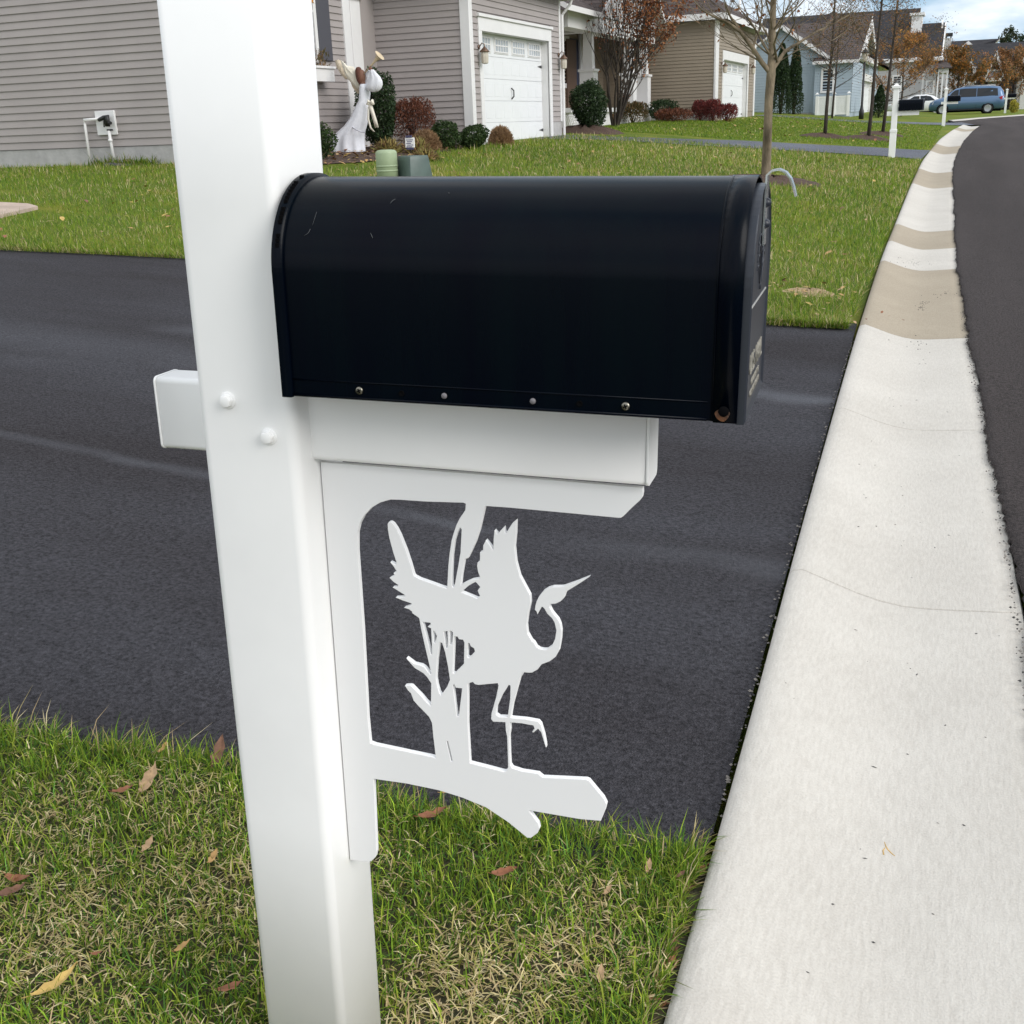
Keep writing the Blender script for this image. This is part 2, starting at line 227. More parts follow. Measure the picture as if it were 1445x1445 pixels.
# ---------------------------------------------------------------- object helpers
WM={}
def tag(o,label=None,cat=None,group=None,kind=None):
    if label: o['label']=label
    if cat: o['category']=cat
    if group: o['group']=group
    if kind: o['kind']=kind
    return o
def thing(name,label,cat,loc=(0,0,0),group=None,mtx=None):
    o=bpy.data.objects.new(name,None); COL.objects.link(o); o.empty_display_size=.1
    mw=mtx if mtx is not None else Matrix.Translation(Vector([float(v) for v in loc]))
    o.matrix_world=mw; WM[o.name]=mw.copy(); return tag(o,label,cat,group)
def link(name,me,parent=None,loc=None):
    o=bpy.data.objects.new(name,me); COL.objects.link(o)
    if parent is not None:
        o.parent=parent; WM[o.name]=WM[parent.name]
    else:
        mw=Matrix.Translation(Vector([float(v) for v in loc])) if loc is not None else Matrix.Identity(4)
        o.matrix_world=mw; WM[o.name]=mw
    return o
class MB:
    def __init__(s): s.v=[]; s.f=[]; s.mi=[]; s.sm=[]
    def add(s,vs,fs,mi=0,smooth=False):
        b=len(s.v); s.v+= [tuple(float(c) for c in p) for p in vs]
        for f in fs: s.f.append(tuple(b+i for i in f)); s.mi.append(mi); s.sm.append(smooth)
    def quad(s,a,b,c,d,mi=0): s.add([a,b,c,d],[(0,1,2,3)],mi)
    def box(s,x0,y0,z0,x1,y1,z1,mi=0):
        s.add([(x0,y0,z0),(x1,y0,z0),(x1,y1,z0),(x0,y1,z0),(x0,y0,z1),(x1,y0,z1),(x1,y1,z1),(x0,y1,z1)],
              [(3,2,1,0),(4,5,6,7),(0,1,5,4),(1,2,6,5),(2,3,7,6),(3,0,4,7)],mi)
    def obox(s,c,ux,uy,hx,hy,z0,z1,mi=0):   # box about centre c with horizontal axes ux, uy
        c=np.array(c,float); P=[]
        for z in (z0,z1):
            for a,b in ((-1,-1),(1,-1),(1,1),(-1,1)): q=c[:2]+np.array(ux)*a*hx+np.array(uy)*b*hy; P.append((q[0],q[1],z))
        s.add(P,[(3,2,1,0),(4,5,6,7),(0,1,5,4),(1,2,6,5),(2,3,7,6),(3,0,4,7)],mi)
    def loft(s,rings,mi=0,cap=True,smooth=True,close=True):
        n=len(rings[0]); b=[p for r in rings for p in r]; fs=[]
        for i in range(len(rings)-1):
            for j in range(n if close else n-1):
                k=(j+1)%n; fs.append((i*n+j,i*n+k,(i+1)*n+k,(i+1)*n+j))
        s.add(b,fs,mi,smooth)
        if cap:
            o=len(s.v)-len(b)
            for base,rev in ((o,True),(o+(len(rings)-1)*n,False)):
                idx=list(range(base,base+n)); s.f.append(tuple(reversed(idx)) if rev else tuple(idx)); s.mi.append(mi); s.sm.append(False)
    def tube(s,pts,rad,n=8,mi=0,cap=True,smooth=True):
        pts=[Vector([float(c) for c in p]) for p in pts]; rings=[]
        if not hasattr(rad,'__len__'): rad=[rad]*len(pts)
        up=None
        for i,p in enumerate(pts):
            d=(pts[min(i+1,len(pts)-1)]-pts[max(i-1,0)]); d=d.normalized() if d.length>1e-9 else Vector((0,0,1))
            if up is None:
                up=d.orthogonal().normalized()
            up=(up-d*up.dot(d)); up=up.normalized() if up.length>1e-6 else d.orthogonal().normalized()
            q=d.cross(up)
            rings.append([p+(up*math.cos(2*math.pi*k/n)+q*math.sin(2*math.pi*k/n))*rad[i] for k in range(n)])
        s.loft(rings,mi,cap,smooth)
    def lathe(s,prof,c=(0,0,0),n=24,mi=0,axis='z',smooth=True):
        rings=[]
        for r,h in prof:
            ring=[]
            for k in range(n):
                a=2*math.pi*k/n; x,y=r*math.cos(a),r*math.sin(a)
                p=(x,y,h) if axis=='z' else ((x,h,y) if axis=='y' else (h,x,y))
                ring.append((c[0]+p[0],c[1]+p[1],c[2]+p[2]))
            rings.append(ring)
        s.loft(rings,mi,True,smooth)
    def prism(s,poly,axis,a,b,mi=0):   # extrude a 2-D polygon along x / y / z from a to b
        n=len(poly)
        def P(u,v,t): return {'x':(t,u,v),'y':(u,t,v),'z':(u,v,t)}[axis]
        s.add([P(u,v,a) for u,v in poly]+[P(u,v,b) for u,v in poly],[tuple(range(n-1,-1,-1)),tuple(range(n,2*n))]+[(i,(i+1)%n,n+(i+1)%n,n+i) for i in range(n)],mi)
    def build(s,name,mats,parent=None,local=False,loc=None,bevel=0,seg=2,recalc=True):
        if not isinstance(mats,(list,tuple)): mats=[mats]
        V=s.v
        if parent is not None and not local:
            inv=WM[parent.name].inverted(); V=[inv@Vector(p) for p in V]
        elif parent is None and loc is not None and not local:
            V=[(p[0]-loc[0],p[1]-loc[1],p[2]-loc[2]) for p in V]
        me=bpy.data.meshes.new(name); me.from_pydata([tuple(p) for p in V],[],s.f)
        for m in mats: me.materials.append(m)
        me.polygons.foreach_set('material_index',s.mi); me.polygons.foreach_set('use_smooth',s.sm)
        if recalc or bevel:
            bm=bmesh.new(); bm.from_mesh(me)
            if bevel:
                bmesh.ops.remove_doubles(bm,verts=bm.verts,dist=1e-6)
                bmesh.ops.recalc_face_normals(bm,faces=bm.faces)
                es=[e for e in bm.edges if len(e.link_faces)==2 and e.calc_face_angle(0)>.5]
                bmesh.ops.bevel(bm,geom=es,offset=bevel,segments=seg,profile=.5,affect='EDGES')
                for f in bm.faces: f.smooth=True
            bmesh.ops.recalc_face_normals(bm,faces=bm.faces); bm.to_mesh(me); bm.free()
            if bevel: 
                try: me.set_sharp_from_angle(angle=R_(40))
                except Exception: pass
        me.update(); return link(name,me,parent,loc)
def copy_tree(o,parent=None,mw=None,label=None,group=None):
    c=o.copy(); COL.objects.link(c)
    if parent is not None: c.parent=parent; WM[c.name]=WM[parent.name]
    else:
        c.matrix_world=mw; WM[c.name]=mw.copy()
        if label: c['label']=label
        if group: c['group']=group
    for ch in list(o.children): copy_tree(ch,c)
    return c
def resample(pts,n):
    p=np.array(pts,float); d=np.r_[0,np.cumsum(np.linalg.norm(np.diff(p,axis=0),axis=1))]
    t=np.linspace(0,d[-1],n); return np.stack([np.interp(t,d,p[:,k]) for k in range(p.shape[1])],1)
def grid_mesh(name,XY,Z,mats,parent=None,mi=None,smooth=True):
    nv,nu=XY.shape[:2]; V=np.concatenate([XY.reshape(-1,2),Z.reshape(-1,1)],1)
    i=np.arange(nv*nu).reshape(nv,nu); F=np.stack([i[:-1,:-1],i[:-1,1:],i[1:,1:],i[1:,:-1]],-1).reshape(-1,4)
    me=bpy.data.meshes.new(name); me.vertices.add(len(V)); me.vertices.foreach_set('co',V.ravel())
    me.loops.add(F.size); me.loops.foreach_set('vertex_index',F.ravel().astype(np.int32))
    me.polygons.add(len(F)); me.polygons.foreach_set('loop_start',np.arange(0,F.size,4,dtype=np.int32))
    for m in (mats if isinstance(mats,list) else [mats]): me.materials.append(m)
    if mi is not None: me.polygons.foreach_set('material_index',np.asarray(mi,np.int32).ravel())
    me.polygons.foreach_set('use_smooth',np.ones(len(F),bool) if smooth else np.zeros(len(F),bool))
    me.update(calc_edges=True); return link(name,me,parent)
def sheet(name,left,right,nv,nu,dz,m,zf=None):
    A=resample(left,nv)[:,:2]; B=resample(right,nv)[:,:2]; u=np.linspace(0,1,nu)[None,:,None]
    XY=A[:,None,:]*(1-u)+B[:,None,:]*u; Z=terr(XY[...,0],XY[...,1])+dz
    # keep faces upward whichever side comes first
    o=grid_mesh(name,XY,Z,m); me=o.data
    if me.polygons[0].normal.z<0: me.flip_normals()
    return tag(o,kind='structure')
# ================================================================ the setting
CL=[(-4,-.28),(1.36,-.298),(2.8,-.36),(6.6,-.47),(10.45,-.55),(19.5,-.63),(26,-.66),(30,-.62),(38,-.5),(46,-.22),(54.4,.22)]
CRt=[(-4,.34),(1.4,.315),(3.13,.282),(5.0,.241),(7.5,.161),(11.0,.08),(21.4,-.02),(26,-.03),(30,.02),(38,.2),(46,.5),(54.4,.93)]
def smooth_tab(tab):
    a=np.array(tab,float); ys=np.linspace(a[0,0],a[-1,0],600); xs=np.interp(ys,a[:,0],a[:,1])
    k=np.ones(31)/31; xs2=np.convolve(np.pad(xs,15,mode='edge'),k,'valid'); return ys,xs2
_cl=smooth_tab(CL); _cr=smooth_tab(CRt)
curbL=lambda y: np.interp(y,*_cl); curbR=lambda y: np.interp(y,*_cr)
# --- ground far below everything
gx=np.r_[np.linspace(-260,-30,24),np.linspace(-28,12,81),np.linspace(14,260,24)]; gy=np.r_[np.linspace(-40,-4,8),np.linspace(-3,110,227),np.linspace(114,700,40)]
XX,YY=np.meshgrid(gx,gy); tag(grid_mesh('ground',np.stack([XX,YY],-1),terr(XX,np.minimum(YY,160))-.12,M_LAWN),kind='structure')
# --- driveway that runs in front of the mailbox
nearY=lambda x: np.interp(-np.asarray(x,float),[.3,1.37,1.96,3.0,6,30],[1.80,1.742,1.655,1.50,1.3,1.2])+.008*np.sin(9*x)+.004*np.sin(31*x+1)
_fe=sorted([(-p[0],p[1]) for p in (G(0,352),G(128,357),G(255,363.5),G(1080,456.5),G(1205,463))]); _fe=[(0,_fe[0][1])]+_fe+[(40,_fe[-1][1])]
farY=lambda x: np.interp(-np.asarray(x,float),[a for a,b in _fe],[b for a,b in _fe])+.010*np.sin(2.1*x)
xs=np.linspace(-26,-.30,120)
L=[(x,nearY(x)-.06) for x in np.linspace(-26,-.334,60)]; Rr=[(x,farY(x)+.25) for x in np.linspace(-26,-.508,60)]
drv=sheet('driveway',L,Rr,220,70,-.014,M_DRIVE)
# --- lawns
a=np.linspace(-34,-.555,120)
yv=np.r_[7.36,np.linspace(7.5,53.2,180)]
def lawn_sheet(name,ys,xl,xr,nu=140,dz=0.,ragged=None,m=None):
    A=np.array([[xl(y),y] for y in ys]); B=np.array([[xr(y),y] for y in ys]); u=np.linspace(0,1,nu)**.55
    XY=A[:,None,:]*(1-u)[None,:,None]+B[:,None,:]*u[None,:,None]
    if ragged is not None: 
        XY[:,:,1]+=np.exp(-(A[:,1]-A[0,1])/1.2)[:,None]*(ragged(XY[0,:,0])-A[0,1])[None,:]
    Z=terr(XY[...,0],XY[...,1])+dz; Z[:,-1]-=.03; 
    if ragged is not None: Z[0]-=.03
    o=grid_mesh(name,XY,Z,m or M_LAWN)
    if o.data.polygons[0].normal.z<0: o.data.flip_normals()
    return tag(o,kind='structure')
lawn_sheet('lawn',yv,lambda y:-34.,lambda y:curbL(y)-.012,ragged=farY)
xa=-.31-np.linspace(0,1,160)**1.8*25.7; XY=np.stack([np.repeat(xa[None],50,0)-.0,np.stack([np.linspace(-4,1,50)]*160,1)],-1)
vv=np.linspace(0,1,50)[:,None]; XY[:,:,1]=-4*(1-vv)+nearY(xa)[None,:]*vv; XY[:,0,0]=curbL(XY[:,0,1])-.02
Z=terr(XY[...,0],XY[...,1]); Z[-1]-=.03; Z[:,0]-=.03; XY[-1,:,1]+=.012
o=grid_mesh('near_lawn',XY,Z,M_THATCH)
if o.data.polygons[0].normal.z<0: o.data.flip_normals()
tag(o,kind='structure')
# the far lawn beyond the third driveway, bounded by the curving far kerb
FC=[G(*q) for q in [(1337,171),(1362,168.7),(1388,166.6),(1420,164.5),(1445,162.5)]]
fe=(FC[-1]-FC[-3]); fe=fe/np.linalg.norm(fe)
FCp=[tuple(p[:2]) for p in FC]+[(FC[-1][0]+6,FC[-1][1]+5.0),(FC[-1][0]+16,FC[-1][1]+11),(FC[-1][0]+40,FC[-1][1]+18)]
sheet('far_lawn',[(-34,53.2),(-34,70),(-20,110),(0,125),(30,125),(60,125)],[(.1,53.2),(-.62,58.0)]+FCp,90,60,.0,M_LAWN)
# --- second and third driveways, bluish thin strips across the lawn
d2n=[(-.69,26.6)]+[tuple(G(*q)[:2]) for q in [(1255,221.5),(1183,217),(1045,209),(968,205)]]+[(-7.0,24.9),(-8.55,23.6)]
d2f=[(-.60,30.75)]+[tuple(G(*q)[:2]) for q in [(1239,209),(1156,205),(1045,199),(954,196.5)]]+[(-7.5,26.2),(-8.55,26.05)]
M_DRIVE2=asphalt('sky_sheen_asphalt',(.105,.112,.145),(.135,.145,.185),(.6,.6,1)); _p=nodes(M_DRIVE2)[2]; _p.inputs['Specular IOR Level'].default_value=.4; _p.inputs['Roughness'].default_value=.55  # pale bluish base colour carries the sky reflection seen at grazing angle
sheet('second_driveway',d2n,d2f,90,22,.014,M_DRIVE2)
d3n=[(.62,53.2),(.2,53.3),(-.65,53.9)]+[tuple(G(*q)[:2]) for q in [(1200,172.2)]]+[(-8,50.0)]
d3f=[(.15,58.0),(-.2,57.9),(-.68,57.9)]+[tuple(G(*q)[:2]) for q in [(1200,169.8)]]+[(-8,53.0)]
sheet('third_driveway',d3n,d3f,60,12,.014,M_DRIVE2)
# --- rolled concrete kerb in panels
JT=[1.02,3.23,5.24,7.39,10.45,11.91,13.48,19.6,23.39,30.31,34.37,46.7]
TAN=[(7.39,10.45),(11.91,13.48),(19.6,23.39),(30.31,34.37),(46.7,49.2),(53.2,60)]
rows=[]; 
for y in np.r_[np.arange(-3.8,12,.06),np.arange(12,53.4,.2)]:
    if min(abs(y-j) for j in JT)>.02: rows.append((y,0))
for j in JT: rows+= [(j-.0075,0),(j-.0040,0),(j-.0037,1),(j+.0037,1),(j+.0040,0),(j+.0075,0)]
rows.sort(); ry=np.array([r[0] for r in rows]); rd=np.array([r[1] for r in rows])
us=np.array([0,.004,.02,.06,.12,.2,.3,.4,.5,.6,.72,.85,.97,1.0]); pu=[-.10,-.012,-.002,0.004,-.010,-.030,-.054,-.072,-.082,-.081,-.076,-.069,-.063,-.12]
A=np.stack([curbL(ry),ry],1); B=np.stack([curbR(ry)+.03,ry],1)
XY=A[:,None,:]*(1-us)[None,:,None]+B[:,None,:]*us[None,:,None]
Z=terr(-.55+0*XY[...,0],XY[...,1])+np.array(pu)[None,:]-rd[:,None]*.018+.012
mi=[]
for i in range(len(ry)-1):
    ym=(ry[i]+ry[i+1])/2
    mi+=[2 if rd[i] and rd[i+1] else (1 if any(a<=ym<b for a,b in TAN) else 0)]*(len(us)-1)
o=grid_mesh('kerb',XY,Z,[M_CWHITE,M_CTAN,M_JOINT],mi=mi)
if o.data.polygons[5].normal.z<0: o.data.flip_normals()
tag(o,kind='structure')
# far kerb curving away to the right
A=resample(FCp,60)[:,:2]; T=np.gradient(A,axis=0); T/=np.linalg.norm(T,axis=1)[:,None]; Nn=np.stack([T[:,1],-T[:,0]],1)
B=A+Nn*.62; u=np.array([0,.03,.3,.6,1.0]); XY=A[:,None]*(1-u)[None,:,None]+B[:,None]*u[None,:,None]
Z=terr(XY[...,0],XY[...,1])+np.array([-.05,.05,.03,-.02,-.02])[None]
o=grid_mesh('far_kerb',XY,Z,[M_CWHITE]); 
if o.data.polygons[5].normal.z<0: o.data.flip_normals()
tag(o,kind='structure')
# --- road with a ragged paved edge lying on the kerb pan
yy=np.r_[np.arange(-3.8,14,.025),np.arange(14,53.4,.15)]
rag=.006*np.sin(yy*2.3)+.003*np.sin(yy*5.9+1)+rng.normal(0,.0035,len(yy))+np.convolve(rng.normal(0,.007,len(yy)+4),[.15,.2,.3,.2,.15],'valid')+.010*np.maximum(0,np.sin(yy*1.9+np.sin(yy*.7)*2))**8
left=np.stack([curbR(yy)+rag,yy],1)
ext=np.array([(.55,55.5),(-.1,57.8),(-.45,60.5)]+[tuple(b) for b in (A+Nn*.60)[1:]])
left=np.concatenate([left,ext]); t=np.linspace(0,1,len(left))
right=np.stack([np.interp(left[:,1],[-4,30,45,60,75,95],[11,11,12,16,28,52]),np.minimum(left[:,1]-.02*np.maximum(left[:,1]-40,0)*0,left[:,1])],1)
right[len(yy):,1]=np.linspace(52,64,len(ext)); right[len(yy):,0]=np.linspace(13,60,len(ext))
uu=np.r_[0,.0006,.004,.02,np.linspace(.06,1,24)]
XY=left[:,None]*(1-uu)[None,:,None]+right[:,None]*uu[None,:,None]
Z=terr(np.full(XY.shape[:2],-.55),XY[...,1])+.012-.046+0*XY[...,0]; Z[:,0]-=.010; Z+=np.minimum(.05,.02*np.maximum(0,XY[...,0]-.3))
n0=len(yy); Z[n0:]=terr(XY[n0:,:,0],XY[n0:,:,1])+.012; Z[n0:n0+1]=(Z[n0-1:n0]+Z[n0+1:n0+2])/2
o=grid_mesh('road',XY,Z,M_ROAD)
if o.data.polygons[60].normal.z<0: o.data.flip_normals()
tag(o,kind='structure')
sheet('driveway_apron',[(-.15,53.25),(-.2,55.5),(-.45,58.0)],[(1.15,53.25),(.95,55.5),(.45,58.2)],14,6,.006,M_ROAD)
# --- crumbs of stone and asphalt in the gap and along the paved edge
mb=MB()
for i in range(900):
    y=rng.uniform(.4,1)**2*8+.4 if i%2 else rng.uniform(.7,7)
    if i%2: x=curbR(y)-abs(rng.normal(0,.012))*(1 if i%12 else 6); z=tz(-.55,y)-.054+.012
    else: x=curbL(y)-.012+rng.normal(0,.006); z=tz(x,y)-.012
    r=rng.uniform(.0018,.0055)
    vs=[(x+r*a*rng.uniform(.6,1.3),y+r*b*rng.uniform(.6,1.3),z+r*c*rng.uniform(.5,1)) for a,b,c in ((1,0,0),(-1,0,0),(0,1,0),(0,-1,0),(0,0,1),(0,0,-1))]
    mb.add(vs,[(0,2,4),(2,1,4),(1,3,4),(3,0,4),(2,0,5),(1,2,5),(3,1,5),(0,3,5)],rng.integers(0,2))
def kerbz(x,y): return tz(-.55,y)+.012+float(np.interp((x-curbL(y))/(curbR(y)+.03-curbL(y)),us,pu))
for i in range(120):    # dark specks washed into the pan
    cx,cy=((1301,427),(1303,420),(1290,478),(1332,410),(1290,365),(1285,368))[i%6]; g=G(cx,cy); x=g[0]+rng.normal(0,.018 if i%6<2 else .06); y=g[1]+.12+rng.normal(0,.05 if i%6<2 else .12); r=rng.uniform(.0015,.005); z=kerbz(x,y)
    mb.add([(x+r,y,z),(x-r,y+.3*r,z),(x,y+1.4*r,z),(x+.2*r,y-r,z),(x,y,z+r)],[(0,2,4),(2,1,4),(1,3,4),(3,0,4)],0)
for i in range(70):
    y=rng.uniform(.9,7); x=rng.uniform(curbL(y)+.05,curbR(y)-.03); z=kerbz(x,y); r=rng.uniform(.0008,.0026); a=rng.uniform(0,6.3); l_=r*rng.uniform(1,4)
    mb.add([(x+l_*math.cos(a),y+l_*math.sin(a),z+.0006),(x-r*math.sin(a),y+r*math.cos(a),z+.0006),(x-l_*math.cos(a),y-l_*math.sin(a),z+.0006),(x+r*math.sin(a),y-r*math.cos(a),z+.0006),(x,y,z+r)],[(0,1,4),(1,2,4),(2,3,4),(3,0,4)],int(i%5==0))
tag(mb.build('gravel_crumbs',[mat('dark_stone',(.045,.043,.042),.8),mat('pale_stone',(.22,.2,.18),.8)],recalc=False),kind='stuff')
kerb=bpy.data.objects['kerb']; M_OCH=mat('ochre_stain',(.50,.33,.12),.85,.3,60)
for P in ([(1248,1188),(1250,1194),(1253,1199),(1258,1204),(1263,1208)],[(1249,1196),(1246,1200),(1247,1206)]):
    mb=MB(); pp=[]
    for x,y in P:
        g=G(x,y); d=ray(x,y); zz=kerbz(g[0],g[1]); t_=(zz+.0003-CAMH)/d[2]; q_=d*t_; zz=kerbz(q_[0],q_[1]); pp.append((q_[0],q_[1],zz-.0004))
    mb.tube(pp,[.0010,.0016,.0018,.0016,.0009][:len(pp)],6); mb.build('rust_mark',M_OCH,kerb)
# --- pale flagstone path end, at left in the lawn
c0=G(0,302); c1=G(52,296)
poly=[G(-120,292),G(-60,293),G(0,289.5),G(40,291.5),G(54,295.5),G(40,299),G(20,303.5),G(0,308),G(-30,312),G(-120,318)]
mb=MB(); n=len(poly); mb.add([(p[0],p[1],p[2]+.035) for p in poly]+[(p[0],p[1],p[2]-.06) for p in poly],[tuple(range(n))]+[(i,(i+1)%n,n+(i+1)%n,n+i) for i in range(n)])
tag(mb.build('stone_path',mat('flagstone',(.42,.33,.27),.8,.18,4,.3,60)),kind='structure')
# --- mulch: the planting bed and the rings round trees
def mound(name,c,rx,ry,h,m=M_MULCH):
    nr,na=7,26; V=[];
    XYg=np.zeros((nr,na+1,2)); Zg=np.zeros((nr,na+1))
    for i in range(nr):
        for j in range(na+1):
            a=2*math.pi*(j%na)/na; q=i/(nr-1)*(1+.10*math.sin(3*a+c[0])+.06*math.sin(7*a))
            x=c[0]+rx*q*math.cos(a); y=c[1]+ry*q*math.sin(a); XYg[i,j]=(x,y); Zg[i,j]=tz(x,y)+h*(1-(i/(nr-1))**2)*(1+.3*math.sin(9*a+5*i))-.008*(i==nr-1)+.004
    o=grid_mesh(name,XYg,Zg,m)
    if o.data.polygons[3].normal.z<0: o.data.flip_normals()
    return tag(o,kind='structure')
mound('soil_patch',(-.93,8.58),.19,.12,.03,mat('bare_soil',(.33,.24,.14),.95,.25,12,.6,60))
bedf=[(-10.6,15.9),(-9.3,15.2),(-8.6,16.2),(-8.3,17.6),(-8.35,19.0),(-8.5,20.3)]
bedb=[(-11.0,16.0),(-11.0,17.0),(-11.0,18.5),(-11.0,19.6),(-10.6,20.2),(-8.7,20.3)]
sheet('mulch_bed',bedb,bedf,60,30,.014,M_MULCH)
# ================================================================ the mailbox on its post
AM=Matrix(((.9981,-.0593,.0193,-.75612),(.0591,.9982,.0080,1.13207),(-.0197,-.0068,.9998,-.37202+CAMH),(0,0,0,1)))
# re-orthonormalise
q=AM.to_quaternion().normalized(); AM=Matrix.Translation(AM.translation)@q.to_matrix().to_4x4()
AI=AM.inverted()
def LPy(x,y,yl):      # photograph pixel -> point of the assembly's plane y = yl
    o=AI@Vector((0,0,CAMH)); d=AI.to_3x3()@Vector(ray(x,y)); t=(yl-o.y)/d.y; return o+d*t
def LPx(x,y,xl):
    o=AI@Vector((0,0,CAMH)); d=AI.to_3x3()@Vector(ray(x,y)); t=(xl-o.x)/d.x; return o+d*t
W2=.0635; AH=.0909; AD=.026; XL=.1433; XR=.4714; ZB=.096; BH=.2297; BW=.187; X0=.0721; X1=.5705
def rrect(hx,hy,r,n=5):
    P=[]
    for cx,cy,a0 in ((hx-r,hy-r,0),(-hx+r,hy-r,90),(-hx+r,-hy+r,180),(hx-r,-hy+r,270)):
        for k in range(n+1): a=R_(a0+90*k/n); P.append((cx+r*math.cos(a),cy+r*math.sin(a)))
    return P
base=AM@Vector((0,0,-.97))
pt=thing('mailbox_post','white vinyl post close to camera with crane cut-out bracket under its arm','post',mtx=AM@Matrix.Translation((0,0,-.97)))
PLOC=WM[pt.name]
def A2W(mb):   # assembly-local verts -> world
    mb.v=[tuple(AM@Vector(p)) for p in mb.v]; return mb
mb=MB(); pr=rrect(W2,W2,.013,6); mb.loft([[(x,y,z) for x,y in pr] for z in (-1.02,-.5,0,.3,.66)],smooth=True)
A2W(mb).build('post_column',M_VINYL,pt)
mb=MB(); 
for z0,z1,h in ((.660,.675,.072),): mb.box(-h,-h,z0,h,h,z1)
mb.add([(-.068,-.068,.675),(.068,-.068,.675),(.068,.068,.675),(-.068,.068,.675),(0,0,.71)],[(0,1,4),(1,2,4),(2,3,4),(3,0,4)])
A2W(mb).build('post_cap',M_VINYL,pt,bevel=.003)
mb=MB(); pr=rrect(AD,AH/2,.007,5); mb.loft([[(x,y,z+AH/2) for y,z in pr] for x in (-XL,-.06,.06,XR-.004)],smooth=True)
A2W(mb).build('cross_arm',M_VINYL,pt)
mb=MB(); pr=rrect(AD+.0006,AH/2+.0006,.007,5); mb.loft([[(x,y,z+AH/2) for y,z in pr] for x in (XR-.0035,XR)],smooth=True); A2W(mb).build('arm_end_cap',M_VINYL,pt)
mb=MB(); mb.loft([[(x,y,z+AH/2) for y,z in pr] for x in (-XL-.003,-XL-.0002)],smooth=True); A2W(mb).build('arm_end_cap',M_VINYL,pt)
for (x,y) in ((321.5,565),(379.5,616)):
    p=LPy(x,y,-W2); mb=MB()
    hx=[(p.x+.0078*math.cos(R_(60*k+10)),p.z+.0078*math.sin(R_(60*k+10))) for k in range(6)]
    mb.prism(hx,'y',-W2-.0085,-W2+.001)
    mb.lathe([(.0105,-W2-.0015),(.0105,-W2+.001)],(p.x,0,p.z),20,axis='y')
    A2W(mb).build('bolt',M_VINYL,pt,bevel=.0012)
# ---- bracket: flat plate cut to a crane beside reeds, traced as a template and cut from 11 mm sheet
YB0=.5*sum(_.y for _ in (LPx(453,653,W2),LPx(493,1205,W2),LPx(474,940,W2)))*2/3
def Z5(*p): return [(520+x/7.225,680+y/7.225) for x,y in p]
def Z6(*p): return [(560+x/5.559,860+y/5.559) for x,y in p]
def Z7(*p): return [(640+x/5.559,700+y/5.559) for x,y in p]
def ZM(*p): return [(420+x/2.408,640+y/2.408) for x,y in p]
def Z3(*p): return [(680+x/5.16,560+y/5.16) for x,y in p]
outer=[(452,652)]+Z3((0,566),(600,615),(1172,662),(1174,700),(1168,732),(1150,755),(1095,805),(1030,870),(1012,882),(990,882),(600,845),(200,808),(24,796))+Z5(
 (1160,370),(1130,500),(1090,620),(1040,730),(1015,780),(980,790),(965,870),(950,960),(940,1055),(985,1030),(1050,1000),(1128,986),(1135,970),(1115,920),(1105,860),(1110,825),(1134,815),(1135,720),(1165,710),(1168,650),(1195,596),(1230,640),(1270,695),(1274,600))+Z7(
 (312,350),(320,270),(345,300),(365,275),(395,243),(402,285),(415,291),(432,258),(460,215),(491,190),(488,300),(478,400),(490,520),(520,630),(570,725),(600,780),(605,840),(585,930),(573,1010),(580,1080),(615,1140),(630,1150),(650,1185),(672,1200),(700,1206),(730,1206),(770,1178),(795,1125),(806,1055),(790,990),(770,958),(735,925),(712,885),(700,872),(688,872),(676,895),(656,930),(650,908),(637,893),(640,865),(650,828),(670,788),(705,745),(740,724),(780,713),(850,712),(868,708),(970,672),(1068,633),(980,692),(885,750),(868,798),(838,828),(800,846),(755,849),(753,872),(775,915),(822,972),(838,1010),(846,1060),(842,1130),(828,1212),(800,1262),(755,1297),(690,1322),(658,1362),(615,1387),(590,1388),(552,1384),(535,1415))+Z6(
 (985,500),(965,550),(945,620),(910,750),(893,850),(900,852),(1010,862),(1108,880),(1130,905),(1155,990),(1168,1060),(1170,1086),(1160,1062),(1130,962),(1106,938),(1073,966),(1060,964),(1080,938),(1070,912),(980,895),(888,888),(890,945),(882,1000),(885,1130),(890,1222),(905,1246),(980,1270),(1110,1290))+ZM(
 (822,1093),(832,1101),(980,1108),(990,1112),(1040,1172),(1050,1192),(1046,1210),(1030,1249),(960,1243),(785,1213),(818,1258),(822,1275),(815,1290),(792,1307),(780,1306),(715,1253),(640,1203),(560,1170),(480,1145),(370,1122),(258,1106),(263,1230),(268,1352),(264,1372),(250,1386),(232,1388),(178,1381))
h1=[(653.5,709.6)]+Z5((990,225),(985,290),(965,320),(930,370),(895,440),(868,520),(845,600),(825,730),(812,860),(805,1000),(800,1088),(740,1070),(600,1020),(520,992),(470,966),(458,950),(430,850),(380,700),(320,550),(285,480),(250,430),(225,412),(205,411),(193,430),(195,480),(210,570),(250,720),(285,825),(280,850),(220,820),(255,865),(287,915),(280,930),(255,930),(264,962),(240,968),(212,980),(255,1022),(300,1052),(295,1076),(245,1078),(310,1118),(370,1155),(368,1172),(330,1178),(275,1181),(350,1212),(435,1240),(435,1260),(360,1285),(410,1300),(440,1322),(445,1340),(480,1365),(512,1388))+Z6(
 (175,75),(190,160),(215,270),(245,400),(270,508),(262,512),(215,455),(190,440),(135,427),(75,382),(78,392),(140,462),(165,476),(205,500),(235,530),(268,580),(266,757),(230,725),(190,678),(115,602),(100,598),(62,600),(85,635),(110,660),(130,715),(165,755),(205,795),(250,842),(274,890),(285,1000),(305,1168))+ZM((460,1032),(360,1011),(262,990),(246,984),(238,900),(222,600),(203,330),(203,270),(210,240),(225,212),(250,185),(280,167),(315,157),(350,158),(440,164))
